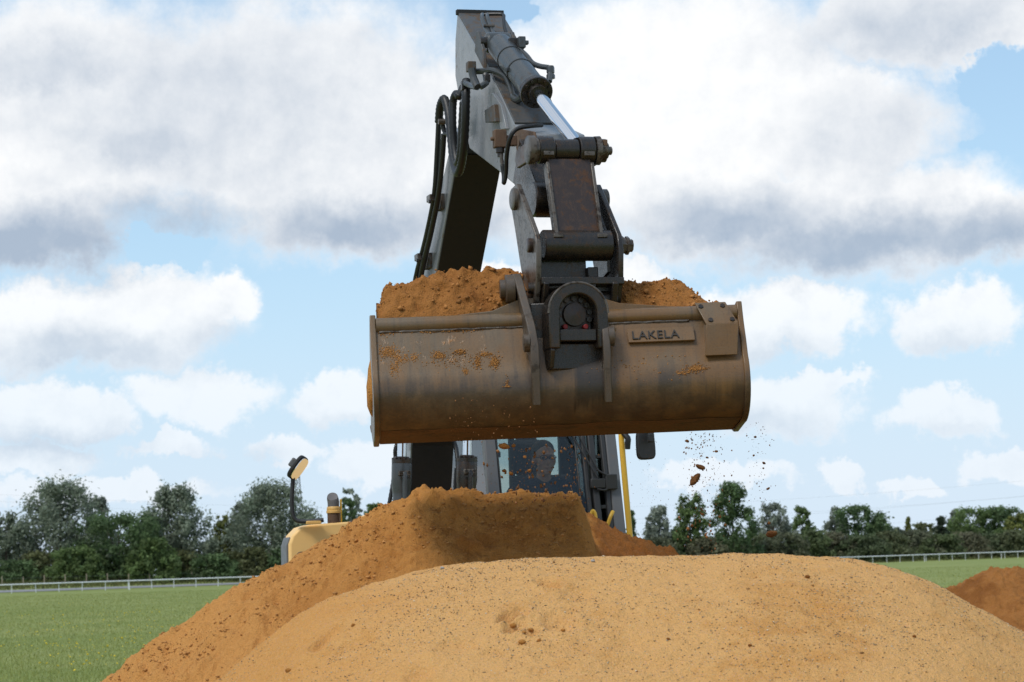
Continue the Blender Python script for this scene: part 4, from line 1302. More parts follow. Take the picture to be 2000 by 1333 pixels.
MB().lathe(rp + L * 0.160, L, [(0, 0.080), (0.030, 0.082), (0.034, 0.066), (0.064, 0.066), (0.068, 0.05), (0.078, 0.044), (0.079, 0.024), (0.10, 0.024), (0.104, 0.018)], 24).build('pin_end', M['worn_edge'], link)
MB().box(rp + L * 0.21 + FW * 0.045 + Z3 * 0.035, (0.012, 0.02, 0.018), (L, FW, Z3)).build('keeper', M['rust'], link, 0.003)
# tipping links back to the arm
for s in (-1, 1):
    a0 = rp + L * (s * 0.195)
    a1 = HP(s * 0.195, -0.42, 0.545)
    d_ = (a1 - a0).normalized()
    up = L.cross(d_).normalized()
    poly = [a0 + up * 0.06, a0 - d_ * 0.05 + up * 0.035, a0 - d_ * 0.05 - up * 0.035, a0 - up * 0.06, a1 - up * 0.05, a1 + d_ * 0.04, a1 + up * 0.05]
    MB().prism(poly, L * (s * 0.022)).build('tipping_link', M['link_iron'], XC, 0.005)
# arm nose pin and nose boss
MB().lathe(HP(-0.165, -0.30, 0.30), L, [(0, 0.09), (0.008, 0.10), (0.322, 0.10), (0.33, 0.09)], 28).build('nose_boss', M['dark_iron'], arm)
MB().prism([HP(-0.142, -0.80, 0.48), HP(-0.142, -0.62, 0.70), HP(-0.142, -0.28, 0.38), HP(-0.142, -0.22, 0.28), HP(-0.142, -0.32, 0.20), HP(-0.142, -0.48, 0.24)], L * 0.284).build('nose_box', M['dark_iron'], arm, 0.006)
# hitch: two side plates, front pin tube, cross plate
def plate_poly(a):
    return [HP(a, -0.42, 0.30), HP(a, -0.38, 0.375), HP(a, -0.28, 0.385), HP(a, -0.16, 0.28), HP(a, 0.085, 0.05), HP(a, 0.11, -0.03), HP(a, 0.09, -0.18), HP(a, 0.03, -0.32), HP(a, -0.12, -0.34), HP(a, -0.20, -0.18), HP(a, -0.34, 0.14)]
hitch = MB()
hitch.prism([HP(-0.235, 0.06, -0.19), HP(-0.235, 0.10, -0.185), HP(-0.235, 0.10, -0.225), HP(-0.235, -0.25, -0.27), HP(-0.235, -0.25, -0.22)], L * 0.47)
hitch = hitch.build('tilt_hitch', M['dark_iron'], XC, 0.005)
MB().prism(plate_poly(-0.262), L * 0.030).build('side_plate', M['worn_edge'], hitch, 0.006)
MB().prism(plate_poly(0.205), L * 0.030).build('side_plate', M['dark_iron'], hitch, 0.006)
MB().prism([HP(0.165, -0.42, 0.30), HP(0.165, -0.30, 0.375), HP(0.165, 0.02, 0.05), HP(0.165, 0.02, -0.15), HP(0.165, -0.2, -0.2)], L * 0.020).build('inner_plate', M['dark_iron'], hitch, 0.004)
MB().lathe(HP(-0.20, 0, 0), L, [(0, 0.080), (0.006, 0.086), (0.385, 0.086), (0.391, 0.080)], 32).build('pin_tube', M['dark_iron'], link)
for a in (-0.125, 0.125):
    MB().box(HP(a, 0.074, 0.045), (0.028, 0.012, 0.010), (L, FW, Z3)).build('lock_bolt_lug', M['worn_edge'], link, 0.003)
MB().lathe(HP(0.232, 0, 0), L, [(0, 0.055), (0.03, 0.055), (0.032, 0.044), (0.046, 0.044), (0.047, 0.052), (0.062, 0.052), (0.063, 0.036), (0.085, 0.036)], 8).build('pin_nut', M['worn_edge'], hitch)
MB().lathe(HP(-0.285, 0, 0), L, [(0, 0.034), (0.004, 0.040), (0.025, 0.040)], 18).build('pin_cap', M['link_iron'], hitch)
MB().lathe(HP(0.225, -0.30, 0.30), L, [(0, 0.062), (0.045, 0.062), (0.05, 0.055)], 20).build('pin_cap', M['worn_edge'], hitch)
MB().lathe(HP(-0.285, -0.30, 0.30), L, [(0, 0.055), (0.004, 0.062), (0.03, 0.062)], 20).build('pin_cap', M['worn_edge'], hitch)
MB().box(HP(0.085, -0.02, -0.15), (0.03, 0.03, 0.03), (L, FW, Z3)).build('grease_nipple_block', M['dark_iron'], hitch, 0.006)
# lower lips of the side plates
for a, w in ((-0.225, 0.03), (0.165, 0.035)):
    MB().prism([HP(a, 0.08, -0.20), HP(a, 0.11, -0.22), HP(a, 0.06, -0.335), HP(a, -0.10, -0.34), HP(a, -0.10, -0.2)], L * w).build('lip', M['dark_iron'], hitch, 0.006)
# round tilt housing that faces the camera
hc = HP(-0.080, 0.11, -0.400)
ri, ro = 0.105, 0.166
arch_o, arch_i = [], []
for i in range(0, 25):
    t = math.pi * i / 24
    arch_o.append((ro * math.cos(t), ro * math.sin(t)))
    arch_i.append((ri * math.cos(t), ri * math.sin(t)))
outer = [(ro, -0.19)] + arch_o + [(-ro, -0.19)]
inner = [(ri, -0.19)] + arch_i + [(-ri, -0.19)]
hm = MB()
nA = len(outer)
vv = []
for b in (0.0, 0.15):
    for (a, c) in outer:
        vv.append(hc + L * a + Z3 * c + FW * b)
    for (a, c) in inner:
        vv.append(hc + L * a + Z3 * c + FW * b)
ff = []
for i in range(nA - 1):
    ff += [(i, i + 1, nA + i + 1, nA + i), (2 * nA + i, 3 * nA + i, 3 * nA + i + 1, 2 * nA + i + 1), (i, 2 * nA + i, 2 * nA + i + 1, i + 1), (nA + i, nA + i + 1, 3 * nA + i + 1, 3 * nA + i)]
ff += [(0, nA, 3 * nA, 2 * nA), (nA - 1, 3 * nA - 1, 4 * nA - 1, 2 * nA - 1)]
hm.add(vv, ff)
hm.build('tilt_housing', M['dark_iron'], hitch, 0.008)
MB().tube([hc + L * (a * 1.0) + Z3 * c + FW * 0.146 for a, c in arch_o], 0.007, 8).build('worn_rim', M['worn_edge'], hitch)
MB().lathe(hc + FW * 0.0, FW, [(0, 0.106), (0.05, 0.106), (0.052, 0.066), (0.075, 0.062), (0.078, 0.03), (0.082, 0.008)], 36).build('tilt_motor_cover', M['link_iron'], hitch)
for i in range(9):
    t = math.pi * (-0.1 + 1.2 * i / 8)
    bolt(hc + FW * 0.055 + L * (0.088 * math.cos(t)) + Z3 * (0.088 * math.sin(t)), FW, hitch, 1.05)
for s in (-1, 1):
    MB().lathe(hc + FW * 0.085 + L * (s * 0.058) - Z3 * 0.068, FW, [(-0.08, 0.014), (0.0, 0.014), (0.003, 0.010)], 14).build('red_cap', M['red_plastic'], hitch)
MB().prism([hc + L * a + Z3 * c + FW * 0.03 for a, c in ((-0.104, -0.085), (0.104, -0.085), (0.104, -0.150), (-0.104, -0.150))], FW * 0.10).build('latch_beam', M['dark_iron'], hitch, 0.006)
MB().prism([hc + L * a + Z3 * c + FW * -0.06 for a, c in ((-0.15, -0.155), (0.15, -0.155), (0.14, -0.30), (-0.14, -0.30))], FW * 0.13).build('lower_block', M['dark_iron'], hitch, 0.008)
for s in (-1, 1):
    MB().prism([hc + L * (s * 0.135) + Z3 * c + FW * b for b, c in ((0.13, -0.16), (0.145, -0.20), (0.11, -0.29), (0.0, -0.31), (0.0, -0.16))], L * (s * 0.024)).build('hook', M['dark_iron'], hitch, 0.005)
MB().lathe(HP(-0.19, 0.0, -0.30), L, [(0, 0.05), (0.40, 0.05)], 16).build('cross_tube', M['dark_iron'], hitch)
MB().box(HP(-0.082, -0.10, -0.135), (0.140, 0.07, 0.075), (L, FW, Z3)).build('web_block', M['dark_iron'], hitch, 0.006)
MB().box(HP(-0.005, -0.08, -0.26), (0.2, 0.10, 0.035), (L, FW, Z3)).build('base_block', M['dark_iron'], hitch, 0.006)

# ---------------------------------------------------------------- bucket
BYAW = R(4.5)
BA = Vector((math.cos(BYAW), math.sin(BYAW), math.sin(R(0.85)))).normalized()
BD = Vector((math.sin(BYAW), -math.cos(BYAW), 0)).normalized()
BU = BD.cross(BA).normalized()
if BU.z < 0:
    BU = -BU
BO = P(1096, 846, 13.72)
def BP(a, d, h):
    return BO + BA * a + BD * d + BU * (h * 0.925)
W2 = 1.022
def mat_bucket():
    """Rust-brown worn steel: broad tonal patches, scrapes along the sweep of the shell, fine scratches across, a painted shadow of the tilt housing below the hitch."""
    m, t, b = new_mat('bucket_steel')
    p = t.pos()
    rel = t.vmath('SUBTRACT', p, tuple(BO))
    la, lh = t.vmath('DOT_PRODUCT', rel, tuple(BA)), t.vmath('DOT_PRODUCT', rel, tuple(BU))
    loc = t.comb(la, 0.0, lh)
    big = t.noise(p, 2.2, 4.0, 0.55)
    mid = t.noise(p, 9.0, 5.0, 0.65)
    run = t.noise(t.comb(t.math('MULTIPLY', la, 26.0), 0.0, t.math('MULTIPLY', lh, 2.2)), 1.0, 5.0, 0.65)
    scr = t.noise(t.comb(t.math('MULTIPLY', la, 5.0), 0.0, t.math('MULTIPLY', lh, 160.0)), 1.0, 3.0, 0.6)
    fine = t.noise(p, 90.0, 4.0, 0.7)
    c = t.mix(t.smooth(big, 0.36, 0.64), (0.135, 0.094, 0.054), (0.158, 0.082, 0.027))
    c = t.mix(t.math('MULTIPLY', t.smooth(run, 0.48, 0.75), 0.55), c, (0.190, 0.096, 0.032))
    c = t.mix(t.math('MULTIPLY', t.smooth(run, 0.47, 0.25), 0.60), c, (0.036, 0.028, 0.023))
    c = t.mix(t.math('MULTIPLY', t.smooth(scr, 0.56, 0.72), 0.30), c, (0.165, 0.135, 0.100))
    c = t.mix(t.math('MULTIPLY', t.smooth(mid, 0.58, 0.80), 0.55), c, (0.205, 0.098, 0.030))
    c = t.mix(t.math('MULTIPLY', t.smooth(fine, 0.48, 0.30), 0.35), c, (0.035, 0.025, 0.019))
    # dried mud film above; belly dark from scraped steel, with underside shade painted in
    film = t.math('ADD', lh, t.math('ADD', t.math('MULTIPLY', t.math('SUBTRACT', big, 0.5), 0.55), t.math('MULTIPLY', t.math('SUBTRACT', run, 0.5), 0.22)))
    bare = t.math('MULTIPLY', t.smooth(film, 0.36, 0.20), t.smooth(mid, 0.66, 0.40, 0.35, 0.85))  # scraped steel together with painted underside shade
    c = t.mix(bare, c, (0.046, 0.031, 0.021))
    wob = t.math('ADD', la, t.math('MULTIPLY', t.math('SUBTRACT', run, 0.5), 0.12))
    st = t.math('MULTIPLY', t.smooth(t.math('ABSOLUTE', t.math('SUBTRACT', wob, 0.155)), 0.10, 0.055), t.smooth(t.math('ADD', lh, t.math('MULTIPLY', run, 0.25)), 0.22, 0.30))  # shadow cast by the tilt housing, painted as a dark patch
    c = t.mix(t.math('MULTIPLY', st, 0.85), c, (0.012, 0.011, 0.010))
    sm = t.math('MULTIPLY', t.smooth(t.noise(t.comb(t.math('MULTIPLY', la, 11.0), 4.0, t.math('MULTIPLY', lh, 9.0)), 1.0, 5.0, 0.72), 0.56, 0.64), t.smooth(lh, 0.34, 0.44))
    sm = t.math('MULTIPLY', sm, t.math('MULTIPLY', t.smooth(lh, 0.56, 0.52), t.smooth(la, -0.25, -0.6)))
    c = t.mix(t.math('MULTIPLY', sm, 0.9), c, (0.30, 0.135, 0.036))
    t.put(b.inputs['Base Color'], c)
    t.put(b.inputs['Roughness'], t.math('ADD', t.math('MULTIPLY', mid, 0.35), 0.20))
    b.inputs['Specular IOR Level'].default_value = 0.55
    h_ = t.math('ADD', t.math('MULTIPLY', fine, 0.5), t.math('ADD', t.math('MULTIPLY', scr, 0.25), t.math('MULTIPLY', sm, 1.2)))
    t.put(b.inputs['Normal'], t.bump(h_, 0.35, 0.004))
    return m
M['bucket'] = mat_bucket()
# outer profile seen from the side: (towards the camera, up)
prof = [(-0.70, 0.110), (-0.24, -0.006), (-0.03, 0.026)]
for i in range(1, 15):
    t = -math.pi / 2 + 0.10 + (math.pi / 2 + 0.52) * i / 14
    prof.append((-0.01 + 0.235 * math.cos(t), 0.265 + 0.235 * math.sin(t)))
prof += [(0.150, 0.50), (0.105, 0.60), (0.085, 0.66)]
TH = 0.022
def offset(pr, t):
    out = []
    for i, (d, h) in enumerate(pr):
        d0, h0 = pr[max(i - 1, 0)]
        d1, h1 = pr[min(i + 1, len(pr) - 1)]
        tx, ty = d1 - d0, h1 - h0
        l_ = math.hypot(tx, ty)
        out.append((d - ty / l_ * t, h + tx / l_ * t))
    return out
inn = offset(prof, TH)
# shell swept across the width, built in many columns so that it can carry small dents
na = 61
sv, sf_ = [], []
avals = [-W2 + 0.03 + (2 * W2 - 0.06) * i / (na - 1) for i in range(na)]
for a in avals:
    for (d, h) in prof + inn[::-1]:
        sv.append(BP(a, d, h))
m2 = 2 * len(prof)
for i in range(na - 1):
    for j in range(m2):
        j2 = (j + 1) % m2
        sf_.append((i * m2 + j, (i + 1) * m2 + j, (i + 1) * m2 + j2, i * m2 + j2))
sf_ += [tuple(range(m2)), tuple(range((na - 1) * m2, na * m2))[::-1]]
arr = np.array([tuple(q) for q in sv])
dent = 0.006 * fbm(arr[:, 0] * 2.4, arr[:, 1] * 2.4, arr[:, 2] * 2.4, 3)
arr = arr + np.array(BD)[None] * dent[:, None]
bk = MB()
bk.add([Vector(q) for q in arr], sf_)
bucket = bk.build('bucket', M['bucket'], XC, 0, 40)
# side plates follow the profile and close the ends
rim = [(-0.72, 0.100), (-0.24, -0.024), (-0.03, 0.010)]
for i in range(1, 15):
    t = -math.pi / 2 + 0.10 + (math.pi / 2 + 0.50) * i / 14
    rim.append((-0.01 + 0.252 * math.cos(t), 0.265 + 0.252 * math.sin(t)))
rim += [(0.168, 0.50), (0.125, 0.60), (0.105, 0.66), (0.085, 0.735), (0.04, 0.725), (-0.12, 0.64), (-0.38, 0.42), (-0.62, 0.20)]
for s in (-1, 1):
    MB().prism([BP(s * W2, d, h) for d, h in rim], BA * (-s * 0.032)).build('side_plate', M['bucket'], bucket, 0.006)
# torque tube and the thin lip behind it
MB().lathe(BP(-W2 + 0.033, 0.068, 0.668), BA, [(0, 0.044), (2 * W2 - 0.066, 0.044)], 26).build('torque_tube', M['bucket'], bucket)
lipv = [(-W2 + 0.035, 0.70), (-0.75, 0.703), (-0.62, 0.712), (-0.35, 0.735), (-0.20, 0.800), (0.18, 0.815), (0.35, 0.752), (0.62, 0.722), (0.8, 0.712), (W2 - 0.035, 0.712)]
MB().prism([BP(a, 0.045, h) for a, h in lipv] + [BP(W2 - 0.035, 0.045, 0.645), BP(-W2 + 0.035, 0.045, 0.645)], BD * 0.012).build('top_lip', M['bucket'], bucket, 0.003)
# weld bead under the tube
wb = MB()
wb.tube([BP(a, 0.095 + 0.002 * math.sin(a * 31) * math.sin(a * 77), 0.628 + 0.002 * math.sin(a * 47 + 1) * math.cos(a * 13)) for a in np.linspace(-W2 + 0.05, W2 - 0.3, 140)], 0.009, 6)
wb.build('weld_bead', M['worn_edge'], bucket)
# cutting edge, and the sand-smeared base plate just proud of the shell
MB().prism([BP(-W2 - 0.002, d, h) for d, h in ((-0.83, 0.128), (-0.66, 0.086), (-0.66, 0.114), (-0.81, 0.142))], BA * (2 * W2 + 0.004)).build('cutting_edge', M['bucket_base'], bucket, 0.003)
bp_ = MB()
na2 = 80
pts_o = [prof[1], prof[2], prof[3], prof[4], prof[5]]
off_o = offset(pts_o, -0.004)
for i in range(na2):
    a = -W2 + 0.036 + (2 * W2 - 0.072) * i / (na2 - 1)
    wob = 0.25 + 0.9 * (0.5 + float(fbm(np.array([a * 2.2]), np.array([0.3]), np.array([2.0]), 3)[0]))
    e = pts_o[3]
    top_pt = (off_o[2][0] + (off_o[4][0] - off_o[2][0]) * min(1, max(0, wob * 0.6)), off_o[2][1] + (off_o[4][1] - off_o[2][1]) * min(1, max(0, wob * 0.6)))
    for (d, h) in (off_o[0], off_o[1], off_o[2], top_pt):
        bp_.v.append(BP(a, d, h))
for i in range(na2 - 1):
    for j in range(3):
        bp_.f.append((i * 4 + j, i * 4 + j + 1, (i + 1) * 4 + j + 1, (i + 1) * 4 + j))
bp_.build('base_plate', M['bucket_base'], bucket, 0, 40)
# ear plates
ear = [(0.03, 0.56), (-0.03, 0.70), (-0.04, 0.86), (0.0, 0.935), (0.06, 0.95), (0.115, 0.90), (0.165, 0.78), (0.250, 0.62), (0.285, 0.50), (0.282, 0.36), (0.246, 0.15), (0.215, 0.17), (0.215, 0.36), (0.14, 0.46)]
def ear_a(h):
    return -0.232 + 0.062 * min(1.0, max(0.0, (0.95 - h) / 0.40))      # the left ear leans in towards the bucket
MB().prism([BP(ear_a(h), d, h) for d, h in ear], BA * 0.046).build('ear_plate', M['ear'], bucket, 0.006)
ear_r = [(0.03, 0.50), (0.05, 0.66), (0.14, 0.69), (0.22, 0.64), (0.270, 0.56), (0.285, 0.46), (0.270, 0.30), (0.246, 0.15), (0.215, 0.17), (0.215, 0.36), (0.14, 0.46)]
MB().prism([BP(0.222, d, h) for d, h in ear_r], BA * 0.040).build('ear_plate', M['ear'], bucket, 0.006)
MB().lathe(BP(-0.222, 0.03, 0.865), -BA, [(0, 0.078), (0.045, 0.078), (0.05, 0.072), (0.052, 0.05), (0.08, 0.05)], 24).build('ear_boss', M['ear'], bucket)
MB().lathe(BP(-0.172, 0.235, 0.52), -BA, [(0, 0.05), (0.03, 0.05), (0.034, 0.04)], 18).build('ear_boss', M['ear'], bucket)
MB().lathe(BP(0.258, 0.225, 0.54), BA, [(0, 0.055), (0.03, 0.055), (0.034, 0.045)], 18).build('ear_boss', M['ear'], bucket)
MB().lathe(BP(0.285, 0.215, 0.585), BD, [(-0.06, 0.022), (0.0, 0.022), (0.006, 0.016)], 12).build('plug', M['bucket'], bucket)
MB().box(BP(0.03, 0.075, 0.58), (0.18, 0.05, 0.17), (BA, BD, BU)).build('rear_web', M['dark_iron'], bucket, 0.008)
MB().lathe(BP(-0.15, 0.06, 0.86), BA, [(0, 0.03), (0.37, 0.03)], 14).build('hitch_pin', M['dark_iron'], bucket)
# bolted bracket at the right end
br0 = [BP(0.755, 0.112, 0.722), BP(0.925, 0.112, 0.722), BP(0.975, 0.200, 0.585), BP(0.800, 0.200, 0.585)]
nrm = (br0[1] - br0[0]).cross(br0[3] - br0[0]).normalized()
if nrm.dot(BD) < 0:
    nrm = -nrm
br = MB().hexa(br0, [q + nrm * 0.012 for q in br0])
brk = br.build('step_bracket', M['bucket'], bucket, 0.003)
lo4 = [BP(0.800, 0.200, 0.592), BP(0.975, 0.200, 0.592), BP(0.960, 0.205, 0.405), BP(0.785, 0.205, 0.405)]
MB().hexa(lo4, [q + BD * 0.012 for q in lo4]).build('bracket_leg', M['bucket'], bucket, 0.003)
MB().prism([BP(0.802, 0.10, 0.60), BP(0.802, 0.202, 0.59), BP(0.788, 0.205, 0.41), BP(0.79, 0.12, 0.41)], BA * 0.012).build('bracket_web', M['bucket'], bucket, 0.002)
for (a, h, d) in ((0.785, 0.700, 0.134), (0.905, 0.700, 0.134), (0.826, 0.612, 0.192), (0.945, 0.612, 0.192)):
    bolt(BP(a, d, h), nrm, bucket, 0.95)
# name plate with raised letters
mat_letter = mat_worn('letter_steel', (0.022, 0.018, 0.015), (0.04, 0.03, 0.025), (0.10, 0.06, 0.035), 0.2, 0.1, 0.6, 0, 12.0, 0.0, 0.3)
def shell_d(h):
    pts_ = sorted([(hh, dd) for dd, hh in prof if hh > 0.26])
    return float(np.interp(h, [q[0] for q in pts_], [q[1] for q in pts_]))
h0, h1 = 0.500, 0.584
q4 = [BP(0.375, shell_d(h0) + 0.012, h0), BP(0.74, shell_d(h0) + 0.012, h0), BP(0.74, shell_d(h1) + 0.010, h1), BP(0.375, shell_d(h1) + 0.010, h1)]
pn = (q4[1] - q4[0]).cross(q4[3] - q4[0]).normalized()
if pn.dot(BD) < 0:
    pn = -pn
MB().hexa(q4, [q + pn * 0.012 for q in q4]).build('name_plate', M['bucket'], bucket, 0.002)
def text_mesh(txt, size, origin, xdir, ydir, ndir, mat, parent, name, depth=0.004, space=1.05):
    cu = bpy.data.curves.new('lettering', 'FONT')
    cu.body = txt
    cu.size = size
    cu.extrude = depth
    cu.space_character = space
    cu.resolution_u = 3
    to = bpy.data.objects.new('lettering_source', cu)
    COL.objects.link(to)
    dg = bpy.context.evaluated_depsgraph_get()
    me = bpy.data.meshes.new_from_object(to.evaluated_get(dg))
    bpy.data.objects.remove(to)
    me.name = name
    Mx = Matrix(((xdir.x, ydir.x, ndir.x, origin.x), (xdir.y, ydir.y, ndir.y, origin.y), (xdir.z, ydir.z, ndir.z, origin.z), (0, 0, 0, 1)))
    me.transform(Mx)
    me.materials.clear()
    finish_mesh(me, mat, 0)
    o = bpy.data.objects.new(name, me)
    COL.objects.link(o)
    set_parent(o, parent)
    return o
yd = (q4[3] - q4[0]).normalized()
text_mesh('LAKELA', 0.073, q4[0] + pn * 0.013 + BA * 0.018 + yd * 0.016, BA, yd, pn, mat_letter, bucket, 'lettering', 0.006)
# worn welded figures at the left end, packed with sand
h2 = 0.455
for (tx, a) in (('O', -0.80), ('S', -0.70), ('L', -0.63)):
    o_ = BP(a, shell_d(h2 + 0.03) + 0.004, h2)
    y_ = (BP(a, shell_d(h2 + 0.08), h2 + 0.08) - BP(a, shell_d(h2), h2)).normalized()
    text_mesh(tx, 0.10, o_, BA, y_, BA.cross(y_).normalized() if BA.cross(y_).dot(BD) > 0 else -BA.cross(y_).normalized(), M['bucket'], bucket, 'worn_figure', 0.006)
# patches of sand stuck to the steel: many thin crumbs
rs = np.random.RandomState(44)
sp_, sr_ = [], []
for (a, h, w, hh, n_) in ((-0.93, 0.505, 0.060, 0.035, 260), (-0.86, 0.46, 0.045, 0.030, 120), (-0.90, 0.40, 0.028, 0.040, 90), (-0.66, 0.475, 0.038, 0.024, 110), (-0.54, 0.49, 0.030, 0.016, 50), (-0.79, 0.470, 0.018, 0.024, 60),
                          (-0.41, 0.47, 0.045, 0.012, 60), (-0.45, 0.425, 0.016, 0.040, 70), (-0.36, 0.42, 0.022, 0.035, 110), (-0.52, 0.37, 0.018, 0.018, 40), (-0.30, 0.26, 0.014, 0.050, 50), (0.73, 0.335, 0.050, 0.020, 150),
                          (0.66, 0.310, 0.040, 0.014, 60), (-0.6, 0.44, 0.2, 0.06, 90), (0.45, 0.36, 0.3, 0.08, 60), (-0.6, 0.62, 0.3, 0.006, 90), (-0.95, 0.63, 0.06, 0.02, 70)):
    for _ in range(n_ * 3):
        a_, h_ = a + rs.normal(0, w * 0.55), min(0.64, max(0.27, h + rs.normal(0, hh * 0.55)))
        if abs(a_) < W2 - 0.04:
            sp_.append(tuple(BP(a_, shell_d(h_) + 0.0005, h_)))
            sr_.append(0.0014 + 0.0045 * rs.uniform() ** 3)
sp_, sr_ = np.array(sp_), np.array(sr_)
o = scatter('stuck_sand', sp_, sr_, np.array([0.36, 0.165, 0.046])[None] * rs.uniform(0.6, 1.25, (len(sp_), 1)), None, None, M['pebble'], 15, 1.0)
set_parent(o, bucket)

# ---------------------------------------------------------------- boom cylinders
def boom_cyl(px, py_top, py_rod, w_px, Y, mat, lab=None):
    s = w_px / FPX * Y / 2
    base = P(px - 3, 1075, Y)
    head = P(px, py_top, Y)
    axv = (head - base).normalized()
    ln_ = (head - base).length
    o = MB().lathe(base, axv, [(0, s * 0.84), (ln_ - 0.29, s * 0.84), (ln_ - 0.275, s * 0.87), (ln_ - 0.265, s * 0.84), (ln_ - 0.22, s * 0.88), (ln_ - 0.16, s * 1.0), (ln_ - 0.035, s * 1.0), (ln_ - 0.03, s * 0.98)], 32).build('boom_cylinder', mat, XC)
    MB().lathe(head - axv * 0.03, axv, [(0, s * 1.0), (0.025, s * 1.0), (0.027, s * 0.72), (0.045, s * 0.70), (0.047, s * 0.5)], 32).build('gland_flange', M['dark_iron'], o)
    b_, c_ = frame(axv)
    for i in range(12):
        t = 2 * math.pi * (i + 0.5) / 12
        bolt(head - axv * 0.002 + (b_ * math.cos(t) + c_ * math.sin(t)) * s * 0.85, axv, o, 0.75)
    MB().cyl(head, head + axv * 0.95, s * 0.46, n=24).build('rod', M['chrome'], o)
    pm_ = head - axv * 0.10 + FW * (s + 0.02)
    MB().box(pm_, (0.042, 0.02, 0.016), (L, FW, Z3)).build('port_flange', M['worn_edge'], o, 0.004)
    for q in (-1, 1):
        for q2 in (-1, 1):
            bolt(pm_ + L * (q * 0.028) + FW * 0.022 - Z3 * (0.012 + 0.018 * q2), FW, o, 0.6)
    MB().tube([pm_ - Z3 * 0.005 + FW * 0.01, pm_ - Z3 * 0.05 + FW * 0.012, pm_ - Z3 * 0.35 - axv * 0.1], 0.018, 10, 3).build('feed_pipe', mat, o)
    return o
boom_cyl(785, 897, 865, 40, 17.0, M['cyl_paint'])
boom_cyl(912, 894, 865, 41, 17.1, M['dark_iron'])
MB().tube([P(757, 1000, 17.2), P(762, 975, 17.2), P(768, 940, 17.22), P(772, 900, 17.3), P(772, 880, 17.3), P(776, 866, 17.3)], 0.016, 10, 8, 0.15).build('coiled_hose', M['rubber'], XC)
MB().tube([P(892, 985, 17.4), P(893, 940, 17.4), P(894, 905, 17.4), P(891, 878, 17.45), P(886, 862, 17.5)], 0.016, 10, 5).build('hydraulic_hose', M['rubber'], XC)
MB().tube([P(888, 990, 17.3), P(889, 945, 17.3), P(891, 915, 17.3)], 0.013, 10, 4).build('hydraulic_hose', M['rubber'], XC)

# ---------------------------------------------------------------- cab
CO = P(962, 1000, 17.95)
CO.z = 0
def CP(a, b, z):
    return CO + L * a + FW * b + Z3 * z
RK = 0.24
def fb(z):
    return -(z - 2.0) * RK
cab = MB()
cab.box(CP(0.47, -0.72, 1.33), (0.50, 0.72, 0.13), (L, FW, Z3))
cab.box(CP(0.47, -1.15, 3.06), (0.47, 0.24, 0.06), (L, FW, Z3))
cab.box(CP(0.47, -0.31, 3.06), (0.47, 0.06, 0.06), (L, FW, Z3))
for a_ in (0.05, 0.89):
    cab.box(CP(a_, -0.64, 3.058), (0.05, 0.28, 0.055), (L, FW, Z3))
cab = cab.build('cab', M['frame_grey'], XC, 0.03, 35, 3)
def pillar(a0, a1, z0, z1, mat, name, dep=0.07, rake=True, b0=0.0):
    lo = [CP(a0, b0 + (fb(z0) if rake else 0), z0), CP(a1, b0 + (fb(z0) if rake else 0), z0), CP(a1, b0 + (fb(z0) if rake else 0) - dep, z0), CP(a0, b0 + (fb(z0) if rake else 0) - dep, z0)]
    hi = [CP(a0, b0 + (fb(z1) if rake else 0), z1), CP(a1, b0 + (fb(z1) if rake else 0), z1), CP(a1, b0 + (fb(z1) if rake else 0) - dep, z1), CP(a0, b0 + (fb(z1) if rake else 0) - dep, z1)]
    return MB().hexa(lo, hi).build(name, mat, cab, 0.010)
pillar(-0.01, 0.075, 1.3, 3.05, M['frame_grey'], 'front_pillar', 0.09)
pillar(0.075, 0.092, 1.3, 3.05, M['black_trim'], 'window_seal', 0.05, True, -0.01)
pillar(0.665, 0.680, 1.3, 3.05, M['black_trim'], 'window_seal', 0.05, True, -0.01)
pillar(0.715, 0.752, 1.3, 3.05, M['black_trim'], 'front_pillar', 0.06)
pillar(0.765, 0.815, 1.5, 3.05, M['black_trim'], 'door_frame', 0.05, True, 0.01)
pillar(0.862, 0.900, 1.4, 3.05, M['black_trim'], 'door_seal', 0.05, True, 0.0)
pillar(0.902, 0.985, 1.3, 3.05, M['frame_grey'], 'front_pillar', 0.10)
for z in (1.62, 2.09, 2.46, 2.86):
    MB().box(CP(0.838, fb(z) - 0.03, z), (0.03, 0.014, 0.014), (L, FW, Z3)).build('door_rung', M['black_trim'], cab, 0.004)
hz = 2.27
MB().box(CP(0.90, fb(hz) + 0.02, hz), (0.045, 0.03, 0.055), (L, FW, Z3)).box(CP(0.80, fb(hz) + 0.03, hz - 0.01), (0.055, 0.02, 0.035), (L, FW, Z3)).build('door_hinge', M['black_trim'], cab, 0.006)
MB().tube([CP(0.79, fb(hz) + 0.05, hz + 0.09), CP(0.84, fb(hz) + 0.05, hz + 0.06), CP(0.87, fb(hz) + 0.04, hz + 0.05)], 0.008, 8, 3).build('hinge_strap', M['black_trim'], cab)
MB().tube([CP(0.79, fb(hz) + 0.05, hz - 0.05), CP(0.84, fb(hz) + 0.05, hz - 0.06), CP(0.87, fb(hz) + 0.04, hz - 0.05)], 0.008, 8, 3).build('hinge_strap', M['black_trim'], cab)
def pane(pts, name='pane', th=0.006, mt='glass'):
    n_ = (pts[1] - pts[0]).cross(pts[2] - pts[0]).normalized()
    return MB().hexa(pts, [q + n_ * th for q in pts]).build(name, M[mt], cab)
pane([CP(0.08, fb(1.45) - 0.02, 1.45), CP(0.715, fb(1.45) - 0.02, 1.45), CP(0.715, fb(3.0) - 0.02, 3.0), CP(0.08, fb(3.0) - 0.02, 3.0)], 'windscreen', 0.006, 'windscreen')
